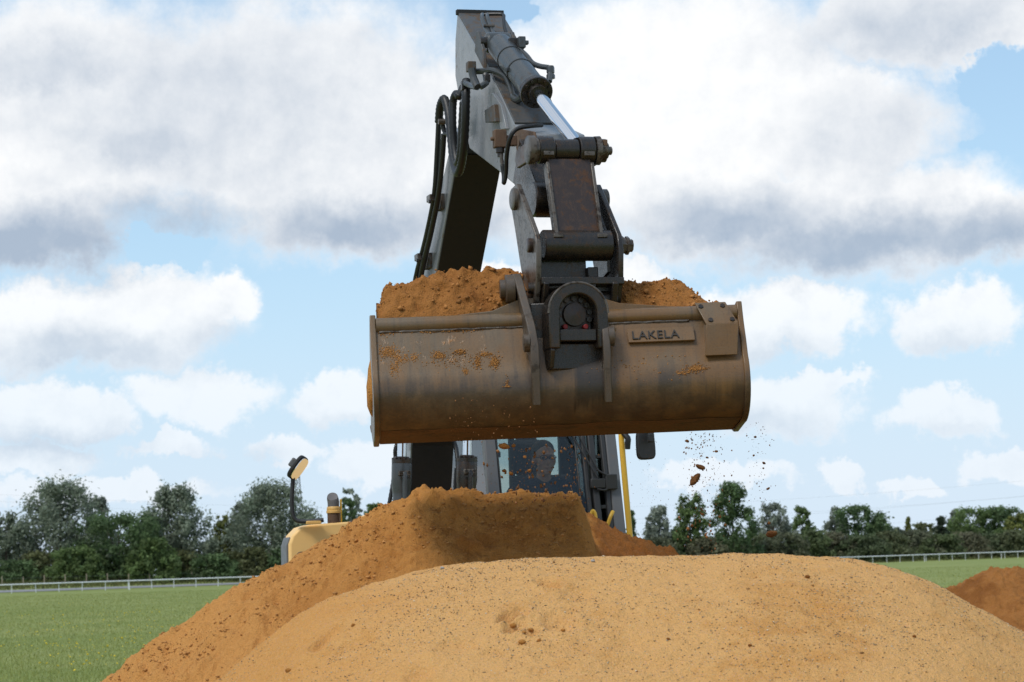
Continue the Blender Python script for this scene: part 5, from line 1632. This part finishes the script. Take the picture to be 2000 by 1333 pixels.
# rear frame and glass
for (a0, a1) in ((-0.01, 0.06), (0.50, 0.54), (0.56, 0.72), (0.90, 0.985)):
    MB().box(CP((a0 + a1) / 2, -1.40, 2.2), ((a1 - a0) / 2, 0.03, 0.86), (L, FW, Z3)).build('rear_pillar', M['black_trim'], cab, 0.008)
MB().box(CP(0.47, -1.40, 2.72), (0.47, 0.024, 0.035), (L, FW, Z3)).build('rear_bar', M['black_trim'], cab, 0.006)
MB().box(CP(0.47, -1.40, 2.95), (0.47, 0.025, 0.10), (L, FW, Z3)).build('rear_header', M['black_trim'], cab, 0.006)
MB().box(CP(0.47, -1.40, 1.60), (0.47, 0.025, 0.22), (L, FW, Z3)).build('rear_sill', M['black_trim'], cab, 0.006)
pane([CP(0.0, -1.41, 1.75), CP(0.95, -1.41, 1.75), CP(0.95, -1.41, 2.9), CP(0.0, -1.41, 2.9)], 'rear_window')
# image-left side glass and the door side
pane([CP(0.0, fb(1.6) - 0.06, 1.6), CP(0.0, -1.38, 1.6), CP(0.0, -1.38, 2.98), CP(0.0, fb(2.98) - 0.06, 2.98)], 'side_window')
pane([CP(0.97, fb(1.6) - 0.06, 1.6), CP(0.97, -1.38, 1.6), CP(0.97, -1.38, 2.98), CP(0.97, fb(2.98) - 0.06, 2.98)], 'side_window')
for a in (0.0, 0.965):
    MB().box(CP(a, -0.75, 1.53), (0.02, 0.68, 0.08), (L, FW, Z3)).build('side_sill', M['frame_grey'], cab, 0.008)
    MB().box(CP(a, -0.75, 2.2), (0.02, 0.03, 0.8), (L, FW, Z3)).build('side_pillar', M['black_trim'], cab, 0.006)
pane([CP(0.09, -0.36, 3.07), CP(0.85, -0.36, 3.07), CP(0.85, -0.92, 3.07), CP(0.09, -0.92, 3.07)], 'added_skylight', 0.006, 'windscreen')  # roof opening out of sight, added to let light onto the driver
# wipers
for (p, q) in (((0.50, 2.90), (0.80, 2.30)), ((0.555, 2.92), (0.815, 2.34))):
    MB().tube([CP(p[0], fb(p[1]) + 0.02, p[1]), CP(q[0], fb(q[1]) + 0.05, q[1])], 0.007, 6).build('wiper_arm', M['black_trim'], cab)
# small black box and label on the inside of the left pillar
MB().box(CP(0.105, fb(2.5) - 0.06, 2.49), (0.012, 0.01, 0.02), (L, FW, Z3)).build('sensor', M['black_trim'], cab, 0.003)
# seat
sb = P(1062, 900, 18.75)
def SP(a, b, z):
    return Vector((sb.x, sb.y, 0)) + L * a + FW * b + Z3 * z
seat = MB().box(SP(0, 0.05, 1.72), (0.25, 0.26, 0.07), (L, FW, Z3)).build('seat', M['seat'], XC, 0.03, 35, 3)
MB().prism([SP(-0.24, -0.20, 1.75), SP(-0.24, -0.10, 1.75), SP(-0.21, -0.16, 2.36), SP(-0.21, -0.25, 2.36)], L * 0.48).build('backrest', M['seat'], seat, 0.03, 35, 3)
MB().box(SP(-0.075, -0.22, 2.50), (0.125, 0.05, 0.13), (L, FW, Z3)).build('headrest', M['seat'], seat, 0.04, 35, 3)
for s in (-1, 1):
    MB().box(SP(s * 0.33, 0.15, 1.86), (0.06, 0.2, 0.05), (L, FW, Z3)).build('console', M['black_trim'], seat, 0.015)
    MB().tube([SP(s * 0.33, 0.28, 1.9), SP(s * 0.33, 0.29, 1.98), SP(s * 0.33, 0.29, 2.06)], [0.012, 0.014, 0.024], 10, 3).build('joystick', M['black_trim'], seat)

# handrail, mirror and yellow grab handles
hr = MB().tube([P(1213, 820, 17.9), P(1214, 860, 17.9), P(1222, 955, 17.9), P(1231, 1055, 17.9), P(1236, 1120, 17.9)], 0.021, 12, 3).build('handrail', M['rail_yellow'], XC)
MB().tube([P(1216, 845, 17.88), P(1226, 856, 17.86), P(1226, 866, 17.86), P(1226, 878, 17.86)], [0.018, 0.022, 0.022, 0.018], 10, 3).build('grip', M['rubber'], hr)
MB().tube([P(1154, 1005, 17.9), P(1158, 998, 17.9), P(1163, 1006, 17.9), P(1165, 1030, 17.9), P(1166, 1060, 17.9)], 0.013, 10, 4).build('grab_handle', M['rail_yellow'], XC)
MB().tube([P(1182, 1040, 17.95), P(1188, 1022, 17.95), P(1193, 1008, 17.95), P(1197, 1000, 17.98)], 0.014, 10, 3).build('grab_handle', M['rail_yellow'], XC)
def mirror(px, py, Y, w, h, name, tilt, face):
    c = P(px, py, Y)
    x_, z_ = (L * math.cos(tilt) + Z3 * math.sin(tilt)), (Z3 * math.cos(tilt) - L * math.sin(tilt))
    out = []
    pts = []
    for i in range(28):
        t = 2 * math.pi * i / 28
        ct, st = math.cos(t), math.sin(t)
        pts.append(c + x_ * (w * math.copysign(abs(ct) ** 0.5, ct) * (1.0 - 0.10 * st)) + z_ * (h * math.copysign(abs(st) ** 0.5, st)))
    return c, x_, z_, pts
c, x_, z_, pts = mirror(1260, 868, 17.6, 0.066, 0.11, 'mirror', 0.03, 1)
y_ = x_.cross(z_)
mo = MB().prism(pts, FW * 0.035).build('mirror', M['black_trim'], XC, 0.012, 50, 3)
MB().prism([q - FW * 0.004 for q in pts], -FW * 0.006).build('mirror_glass', M['mirror_glass'], mo)
MB().box(P(1271, 856, 17.5), (0.022, 0.02, 0.03), (L, FW, Z3)).build('mirror_clamp', M['black_trim'], mo, 0.006)
MB().tube([P(1272, 856, 17.52), P(1270, 820, 17.55), P(1225, 800, 17.85), P(1205, 800, 17.95)], 0.016, 10, 4).build('mirror_arm', M['black_trim'], mo)

# ---------------------------------------------------------------- body left of the boom
EY = 18.6
def EP(px, py, dY=0.0):
    return P(px, py, EY + dY)
e0 = P(567, 1200, EY)
top_l, cor, top_r = P(602, 1025, EY), P(563, 1052, EY), P(760, 1016, EY)
zt = top_l.z
eb = Vector((e0.x, e0.y, 0))
latL = (eb - MO).dot(L)
def QP(lat, b, z):
    return Vector((MO.x, MO.y, 0)) + L * lat + FW * b + Z3 * z
bE = (Vector((e0.x, e0.y, 0)) - Vector((MO.x, MO.y, 0))).dot(FW)
latR = -0.34
z0 = 1.10
fr = [(latL, z0), (latL + 0.005, zt - 0.14), (latL + 0.03, zt - 0.075), (latL + 0.09, zt - 0.018), (latL + 0.16, zt), (latR, zt + 0.015), (latR, z0)]
hood = MB().prism([QP(a, bE, z) for a, z in fr], -FW * 0.30).build('tool_box', M['cream'], XC, 0.018, 50, 3)
# grey edge panel that wraps the outer corner
fr2 = [(latL - 0.012, z0), (latL - 0.008, zt - 0.15), (latL + 0.016, zt - 0.085), (latL + 0.03, zt - 0.10), (latL + 0.012, zt - 0.15), (latL + 0.008, z0)]
MB().prism([QP(a, bE - 0.05, z) for a, z in fr2], -FW * 0.26).build('corner_panel', M['frame_grey'], hood, 0.006)
# dark recess in the front
rc = P(600, 1092, EY - 0.03)
ra = (rc - MO).dot(L)
pts = []
for i in range(24):
    t = 2 * math.pi * i / 24
    ct, st = math.cos(t), math.sin(t)
    pts.append(QP(ra + 0.070 * math.copysign(abs(ct) ** 0.4, ct), bE + 0.006, rc.z - 0.035 + 0.09 * math.copysign(abs(st) ** 0.4, st)))
rec = MB().prism(pts, -FW * 0.03).build('lamp_recess', M['black_trim'], hood, 0.004)
MB().lathe(QP(ra + 0.005, bE + 0.004, rc.z - 0.06), FW, [(0, 0.045), (0.012, 0.045), (0.02, 0.02)], 20).build('work_lamp', M['mirror_glass'], hood)
# engine cover and counterweight behind
MB().prism([QP(a, bE - 0.31, z) for a, z in ((latL + 0.46, 1.05), (latL + 0.46, zt - 0.16), (latL + 0.54, zt - 0.03), (0.95, zt - 0.03), (1.12, zt - 0.2), (1.12, 1.05))], -FW * 1.6).build('engine_cover', M['cream'], XC, 0.04, 50, 3)
MB().prism([QP(a, bE - 1.92, z) for a, z in ((latL + 0.62, 0.95), (latL + 0.62, zt - 0.25), (latL + 0.7, zt - 0.08), (1.0, zt - 0.08), (1.15, zt - 0.25), (1.15, 0.95))], -FW * 0.55).build('counterweight', M['yellow'], XC, 0.08, 50, 3)
MB().box(QP(0.0, -0.9, 1.05), (1.16, 1.2, 0.10), (L, FW, Z3)).build('deck', M['frame_grey'], XC, 0.02)
# rounded cover
dc = P(722, 1024, EY + 0.25)
MB().ball(dc, (0.105, 0.12, 0.075), 24, 14, (L, FW, Z3)).box(dc + L * 0.14, (0.12, 0.1, 0.055), (L, FW, Z3)).build('filler_dome', M['cream'], XC, 0.0, 50)
# exhaust
xb = P(652, 1023, EY + 0.15)
ex = MB().lathe(xb, Z3, [(-0.05, 0.047), (0.075, 0.047), (0.076, 0.052)], 24).build('exhaust', M['rust'], XC)
MB().lathe(xb + Z3 * 0.076, Z3, [(0, 0.050), (0.004, 0.054), (0.02, 0.054), (0.024, 0.049), (0.028, 0.051), (0.046, 0.049), (0.05, 0.046)], 24).build('clamp_band', M['yellow'], ex)
MB().tube([xb + Z3 * 0.12, xb + Z3 * 0.16, xb + Z3 * 0.185 - L * 0.004, xb + Z3 * 0.20 - L * 0.008 + FW * 0.015], [0.042, 0.044, 0.043, 0.040], 20, 4).build('tail_pipe', mat_plain('sooty_pipe', (0.16, 0.15, 0.15), 0.7, 0.3, 0.2, 20.0), ex)
MB().box(xb + L * 0.056 + Z3 * 0.09, (0.006, 0.012, 0.09), (L, FW, Z3)).build('stay', M['rail_yellow'], ex, 0.002)
MB().lathe(P(686, 1022, EY + 0.2), Z3, [(0, 0.02), (0.012, 0.02), (0.016, 0.01)], 8).build('cap', M['worn_edge'], hood)
# mirror on its tall bent stalk
st = MB().tube([P(632, 1016, EY), P(612, 1018, EY), P(592, 1019, EY), P(578, 1016, EY), P(572, 1005, EY), P(570, 985, EY), P(571, 955, EY), P(573, 925, EY)], 0.0165, 12, 5).build('mirror_stalk', M['black_trim'], XC)
MB().box(P(612, 1021, EY), (0.055, 0.03, 0.012), (L, FW, Z3)).build('stalk_foot', M['yellow'], st, 0.004)
ma, mb_ = P(569, 938, EY - 0.02), P(600, 894, EY - 0.02)
dv = (mb_ - ma).normalized()
wv = dv.cross(Vector((0, 1, 0))).normalized()
if wv.x < 0:
    wv = -wv
fwd = Vector((0, -1, 0))
mpts = []
for i in range(24):
    t = 2 * math.pi * i / 24
    ct, s_ = math.cos(t), math.sin(t)
    mpts.append(ma.lerp(mb_, 0.5) + dv * (0.098 * math.copysign(abs(ct) ** 0.6, ct)) + (fwd * 0.93 - wv * 0.35).normalized() * (0.075 * math.copysign(abs(s_) ** 0.6, s_)))
mh = MB().prism(mpts, -wv * 0.03).build('mirror_shell', M['black_trim'], st, 0.008, 50)
mg = []
cc = ma.lerp(mb_, 0.5)
MB().prism([cc + (q - cc) * 0.9 + wv * 0.002 for q in mpts], wv * 0.004).build('mirror_glass', M['mirror_glass'], st)
MB().box(cc - wv * 0.055 + dv * 0.01, (0.035, 0.04, 0.03), (dv, fwd, wv)).build('mirror_mount', M['frame_grey'], st, 0.01)

# ---------------------------------------------------------------- undercarriage (behind the heaps)
MB().lathe(QP(0.0, -0.9, 0.80), Z3, [(0, 0.62), (0.16, 0.62)], 36).build('slew_ring', M['dark_iron'], XC)
ch = MB().box(QP(0.0, -0.9, 0.66), (0.42, 1.55, 0.15), (L, FW, Z3)).build('chassis', M['frame_grey'], XC, 0.02)
for b in (0.35, -2.2):
    MB().cyl(QP(-1.1, b, 0.5), QP(1.1, b, 0.5), 0.11, n=16).build('axle', M['frame_grey'], ch)
    for s in (-1, 1):
        c = QP(s * 1.0, b, 0.5)
        w = MB().lathe(c - L * 0.10, L, [(0, 0.27), (0.02, 0.29), (0.18, 0.29), (0.2, 0.27)], 24).build('wheel', M['yellow'], XC)
        MB().lathe(c - L * 0.15, L, [(0, 0.30), (0.02, 0.44), (0.06, 0.50), (0.24, 0.50), (0.28, 0.44), (0.30, 0.30)], 40).build('tyre', M['rubber'], w)

# ================================================================== DRIVER
skin = mat_plain('skin', (0.56, 0.29, 0.20), 0.55, 0, 0.12, 18.0)
cloth = mat_plain('navy_shirt', (0.020, 0.024, 0.042), 0.9, 0, 0.25, 30.0, 0.3)
hairm = mat_plain('short_grey_hair', (0.085, 0.065, 0.052), 0.8, 0, 0.3, 120.0, 0.4)
trous = mat_plain('dark_trousers', (0.030, 0.032, 0.040), 0.9, 0, 0.25, 30.0)
hd = P(1063, 897, 18.6)
sc_h = 1.0
DX, DF = L, FW
def DPt(a, b, z):
    return hd + DX * a + DF * b + Z3 * z
drv = empty('person', Vector((hd.x, hd.y, 1.79)), 'driver in a dark shirt and glasses seated behind the windscreen', 'person')
b = MB()
ax3 = (DX, DF, Z3)
b.ball(DPt(0, -0.015, 0.035), (0.077, 0.098, 0.095), 20, 14, ax3)          # skull
b.ball(DPt(0, 0.030, -0.045), (0.062, 0.062, 0.078), 18, 12, ax3)          # face and jaw
b.ball(DPt(0, 0.066, -0.100), (0.034, 0.026, 0.024), 12, 8, ax3)           # chin
b.ball(DPt(0, 0.098, -0.022), (0.015, 0.022, 0.026), 10, 8, ax3)           # nose
b.ball(DPt(0, 0.092, 0.026), (0.052, 0.012, 0.012), 10, 8, ax3)            # brow
b.ball(DPt(0, 0.090, -0.066), (0.026, 0.010, 0.008), 10, 8, ax3)           # lips
for s in (-1, 1):
    b.ball(DPt(s * 0.080, -0.01, -0.012), (0.012, 0.022, 0.034), 10, 8, ax3)  # ears
    b.ball(DPt(s * 0.045, 0.062, -0.03), (0.024, 0.026, 0.028), 10, 8, ax3)   # cheeks
b.tube([DPt(0, -0.02, -0.06), DPt(0, -0.03, -0.14), DPt(0, -0.05, -0.21)], [0.056, 0.056, 0.070], 14, 3)
b.tube([DPt(0, -0.05, -0.20), DPt(0, -0.06, -0.32), DPt(0, -0.06, -0.50), DPt(0, -0.03, -0.66)], [0.10, 0.14, 0.145, 0.15], 16, 3)
def limb(pts, rad):
    b.tube(pts, rad, 12, 4)
for s in (-1, 1):
    sh, el_, wr = DPt(s * 0.19, -0.05, -0.235), DPt(s * 0.285, 0.05, -0.47), DPt(s * 0.325, 0.29, -0.50)
    b.tube([DPt(0, -0.05, -0.22), sh], [0.075, 0.068], 12, 2)
    limb([sh, el_], [0.062, 0.047])
    limb([el_, wr], [0.045, 0.030])
    b.ball(wr + DF * 0.045 - Z3 * 0.004, (0.038, 0.048, 0.018), 10, 8, ax3)
    for i, fl in enumerate((0.060, 0.068, 0.064, 0.050)):
        q = wr + DF * 0.085 + DX * (s * (-0.026 + 0.018 * i))
        b.tube([q, q + DF * fl * 0.45 - Z3 * 0.014, q + DF * fl * 0.45 - Z3 * 0.045, q + DF * fl * 0.15 - Z3 * 0.055], [0.010, 0.010, 0.009, 0.008], 8, 2)
    q = wr + DF * 0.03 - DX * (s * 0.034)
    b.tube([q, q + DF * 0.03 - DX * s * 0.016 - Z3 * 0.01, q + DF * 0.055 - DX * s * 0.008 - Z3 * 0.025], [0.012, 0.011, 0.009], 8, 2)
    hp_, kn, an = DPt(s * 0.10, 0.0, -0.66), DPt(s * 0.17, 0.46, -0.62), DPt(s * 0.15, 0.55, -1.0)
    limb([hp_, kn], [0.090, 0.062])
    limb([kn, an], [0.058, 0.042])
    b.ball(an + DF * 0.07 - Z3 * 0.03, (0.045, 0.12, 0.04), 12, 8, ax3)
body = b.build('body', skin, drv, 0, 180)
rm = body.modifiers.new('remesh', 'REMESH')
rm.mode, rm.voxel_size, rm.use_smooth_shade = 'VOXEL', 0.008, True
smo = body.modifiers.new('smooth', 'SMOOTH')
smo.iterations = 4
def garment(name, mat, parts, vox=0.012):
    g = MB()
    for pts, rad in parts:
        g.tube(pts, rad, 14, 4)
    o = g.build(name, mat, drv, 0, 180)
    r_ = o.modifiers.new('remesh', 'REMESH')
    r_.mode, r_.voxel_size, r_.use_smooth_shade = 'VOXEL', vox, True
    s_ = o.modifiers.new('smooth', 'SMOOTH')
    s_.iterations = 5
    return o
sp = [([DPt(0, -0.055, -0.175), DPt(0, -0.06, -0.24), DPt(0, -0.06, -0.34), DPt(0, -0.06, -0.50), DPt(0, -0.03, -0.70)], [0.085, 0.135, 0.165, 0.168, 0.172])]
for s in (-1, 1):
    sp.append(([DPt(0, -0.055, -0.215), DPt(s * 0.19, -0.05, -0.235), DPt(s * 0.25, 0.01, -0.38), DPt(s * 0.275, 0.04, -0.45)], [0.09, 0.082, 0.070, 0.064]))
    sp.append(([DPt(s * 0.02, 0.045, -0.26), DPt(s * 0.055, 0.01, -0.175), DPt(s * 0.05, -0.06, -0.145)], [0.018, 0.022, 0.018]))
garment('shirt', cloth, sp)
tr = []
for s in (-1, 1):
    tr.append(([DPt(0, 0, -0.68), DPt(s * 0.10, 0.02, -0.66), DPt(s * 0.17, 0.46, -0.62), DPt(s * 0.15, 0.55, -0.97)], [0.13, 0.105, 0.078, 0.062]))
garment('trousers', trous, tr)
h = MB()
h.ball(DPt(0, -0.036, 0.066), (0.085, 0.104, 0.080), 20, 12, ax3)
h.ball(DPt(0, -0.062, 0.01), (0.083, 0.065, 0.080), 18, 12, ax3)
ho = h.build('hair', hairm, drv, 0, 180)
gm = MB()
for s in (-1, 1):
    c = DPt(s * 0.033, 0.108, 0.006)
    gm.tube([c + DX * (0.026 * math.cos(t)) + Z3 * (0.017 * math.sin(t)) for t in np.linspace(0, 2 * math.pi, 17)], 0.0028, 6)
    gm.tube([DPt(s * 0.059, 0.104, 0.010), DPt(s * 0.083, 0.04, 0.010), DPt(s * 0.084, -0.01, 0.005)], 0.0025, 6)
gm.tube([DPt(-0.007, 0.110, 0.008), DPt(0, 0.116, 0.010), DPt(0.007, 0.110, 0.008)], 0.0025, 6)
gm.build('glasses', M['black_trim'], drv)
for s in (-1, 1):
    MB().ball(DPt(s * 0.031, 0.084, 0.006), (0.013, 0.010, 0.008), 10, 8, ax3).build('eye', mat_plain('eye_dark', (0.05, 0.04, 0.035), 0.3), drv)

# ================================================================== LOAD OF SAND IN THE BUCKET
na_, nb_ = 190, 90
av = np.linspace(-W2 + 0.045, W2 - 0.045, na_)
bv = np.linspace(-0.64, 0.035, nb_)
ga, gb_ = np.meshgrid(av, bv)
# height of the heap's crest along the bucket, from the skyline of the load
sky_px = [(744, 606), (748, 580), (756, 564), (775, 552), (800, 546), (850, 541), (880, 531), (905, 526), (940, 540), (965, 533), (990, 533), (1010, 540), (1060, 552), (1120, 556), (1180, 556), (1215, 552), (1250, 560), (1275, 556), (1310, 562), (1345, 568), (1362, 582), (1378, 600), (1400, 612), (1445, 625)]
ca, chh = [], []
for px, py in sky_px:
    p = P(px, py, 13.88 + (px - 1093) / 357 * 0.15)
    ca.append((p - BO).dot(BA))
    chh.append((p - BO).dot(BU))
crest_h = np.interp(ga, ca, chh)
crest_b = -0.17
tb = gb_ - crest_b
base_front = 0.607
frontt = np.clip(tb / (0.035 - crest_b), 0, 1)
hgt = np.where(tb > 0, crest_h + (base_front - crest_h) * frontt ** 1.5, crest_h - 0.75 * np.maximum(0, -tb - 0.02) ** 1.15)
nz = 0.060 * fbm(ga * 4.5, gb_ * 5.5, ga * 0 + 2.2, 4, 2.0, 0.58) + 0.034 * fbm(ga * 15, gb_ * 17, ga * 0 + 5.2, 3, 2.0, 0.6)
nz = nz + 0.045 * fbm(ga * 8, gb_ * 9, ga * 0 + 9.1, 3, 2.1, 0.5, ridged=True)
hgt = hgt + nz * np.clip(1.0 - np.abs(tb) * 0.2, 0, 1) * np.clip((0.035 - gb_) / 0.04, 0.15, 1)
floor_h = np.interp(gb_, [-0.70, -0.24, -0.02, 0.10], [0.14, 0.03, 0.06, 0.10])
hgt = np.maximum(hgt, floor_h + 0.01)
A_, D_, U_, O_ = (np.array(q) for q in (BA, BD, BU, BO))
topv = O_ + ga.ravel()[:, None] * A_ + gb_.ravel()[:, None] * D_ + hgt.ravel()[:, None] * U_
# push the lumps out sideways too, so that the face of the load is crumbly rather than a smooth sheet
dis = 0.022 * fbm(topv[:, 0] * 16, topv[:, 1] * 16, topv[:, 2] * 16, 3, 2.0, 0.6)
topv = topv + D_[None] * (dis * np.clip((0.035 - gb_.ravel()) / 0.05, 0, 1))[:, None]
ff_ = grid_faces(na_, nb_)
# skirt down to the floor of the bucket
ring = np.concatenate([np.arange(na_), np.arange(1, nb_) * na_ + na_ - 1, (nb_ - 1) * na_ + np.arange(na_ - 2, -1, -1), np.arange(nb_ - 2, 0, -1) * na_])
rbv = topv[ring] - (np.maximum(hgt.ravel()[ring] - floor_h.ravel()[ring], 0.0))[:, None] * U_[None]
n0 = len(topv)
rr_i = np.arange(len(ring))
sk = np.stack([ring, ring[(rr_i + 1) % len(ring)], n0 + (rr_i + 1) % len(ring), n0 + rr_i], 1)
ld = np_object('sand_load', np.concatenate([topv, rbv]), np.concatenate([ff_, sk]), M['sand_red'])
tag(ld, 'crumbly orange sand heaped in the excavator bucket', 'sand')
# sand bulging out at the left end of the bucket
bul = clod_mesh('sand_bulge', 1.0, M['sand_mid'], 77, 1.0, 1.0)
v_ = np.array([tuple(q.co) for q in bul.vertices])
q_ = np.array(BP(-W2 + 0.02, -0.16, 0.305))[None] + v_[:, :1] * A_[None] * 0.055 + v_[:, 1:2] * D_[None] * 0.16 + v_[:, 2:3] * U_[None] * 0.165
bul.vertices.foreach_set('co', q_.astype(np.float32).ravel())
bul.update()
o = bpy.data.objects.new('sand_lump', bul)
COL.objects.link(o)
tag(o, 'lump of sand clinging outside the left end of the bucket', 'sand')
# loose crumbs on the load
rs = np.random.RandomState(31)
ii = rs.randint(0, n0, 2600)
rad = 0.004 + 0.014 * rs.uniform(0, 1, 2600) ** 3
pos = topv[ii] + rs.normal(0, 0.006, (2600, 3))
scatter('load_crumbs', pos, rad, np.array([0.36, 0.155, 0.044])[None] * rs.uniform(0.6, 1.25, (2600, 1)), 'crumbs of sand on the bucket load', 'crumbs', M['pebble'], 8, 0.9)

# ================================================================== FALLING SAND
FALL = [(1357, 937, 0.024, 1.7, 'largest falling clod, below the right end of the bucket'), (1368, 913, 0.016, 1.9, 'flat falling clod just above the largest clod'), (1507, 1043, 0.023, 1.3, 'low falling clod in front of the right hedge'),
        (1399, 882, 0.008, 1.2, 'small round falling clod right of the flat clod'), (1381, 894, 0.007, 1.2, 'small falling clod between the round and the flat clods'), (1342, 862, 0.010, 1.2, 'ragged falling clod close under the bucket'),
        (1475, 854, 0.007, 1.1, 'topmost falling clod right of the bucket'), (1472, 890, 0.007, 1.0, 'second falling clod right of the bucket'), (1492, 905, 0.008, 1.2, 'pale falling clod right of the bucket'),
        (1491, 915, 0.006, 1.0, 'dark falling clod under the pale one'), (1500, 955, 0.008, 1.4, 'flat falling clod above the pale willow'), (1372, 1005, 0.010, 1.0, 'falling clod in front of the open poplar'),
        (1352, 1027, 0.010, 1.0, 'low falling clod in front of the open poplar'), (1406, 1010, 0.009, 1.0, 'falling clod left of the tallest poplar'), (1502, 1022, 0.010, 0.9, 'falling clod above the low one by the hedge'),
        (985, 872, 0.022, 1.4, 'falling clod at the top left of the windscreen'), (1003, 871, 0.012, 1.0, 'small falling clod at the top of the windscreen'), (985, 920, 0.011, 1.2, 'falling clod left of the headrest'),
        (998, 925, 0.012, 1.1, 'falling clod beside the headrest'), (1034, 920, 0.012, 1.0, 'falling clod in front of the driver'), (1025, 893, 0.010, 1.0, 'falling clod in front of the headrest')]
for i, (px, py, r, elg, lab) in enumerate(FALL):
    o = inst('falling_clod', clod_mesh('falling_clod', r, M['sand_clod'] if px > 1300 else M['sand_red'], i + 11, 0.75, elg), P(px, py, 13.3 + 0.5 * random.random()))
    o.rotation_euler = (random.uniform(-0.5, 0.5), random.uniform(-0.6, 0.6), 0)
    if i == 0:
        o.rotation_euler = (0, -0.9, 0)
    tag(o, lab, 'clod', 'clods falling from the bucket')
pos, rad = [], []
rsn = random.Random(12)
def rain(n, x0, x1, y0, y1, r0, r1, Y0=13.2, Y1=14.0, pw=2.5):
    for _ in range(n):
        px = rsn.gauss((x0 + x1) / 2, (x1 - x0) / 4.2)
        pos.append(tuple(P(px, rsn.uniform(y0, y1), rsn.uniform(Y0, Y1))))
        rad.append(r0 + (r1 - r0) * rsn.random() ** pw)
rain(420, 1325, 1430, 845, 1010, 0.0008, 0.0055, pw=3.5)
rain(90, 1335, 1385, 845, 960, 0.0010, 0.0075, pw=3)
rain(160, 1452, 1512, 825, 985, 0.0008, 0.0042)
rain(60, 1330, 1420, 990, 1078, 0.002, 0.010)
rain(140, 1225, 1310, 858, 985, 0.0007, 0.0024)
rain(190, 965, 1120, 868, 985, 0.0015, 0.0105)
rain(120, 1090, 1160, 868, 1000, 0.0015, 0.008)
rain(50, 925, 975, 868, 960, 0.0008, 0.003)
rain(90, 870, 1080, 770, 868, 0.0010, 0.0050, 13.0, 13.25)
rain(30, 870, 930, 780, 860, 0.0015, 0.006, 13.0, 13.25)
pos, rad = np.array(pos), np.array(rad)
tint = np.array([0.20, 0.088, 0.032])[None] * np.random.RandomState(2).uniform(0.5, 1.5, (len(pos), 1))
scatter('falling_sand', pos, rad, tint, 'spray of loose sand falling from the bucket', 'sand', M['pebble'], 14, 1.3)
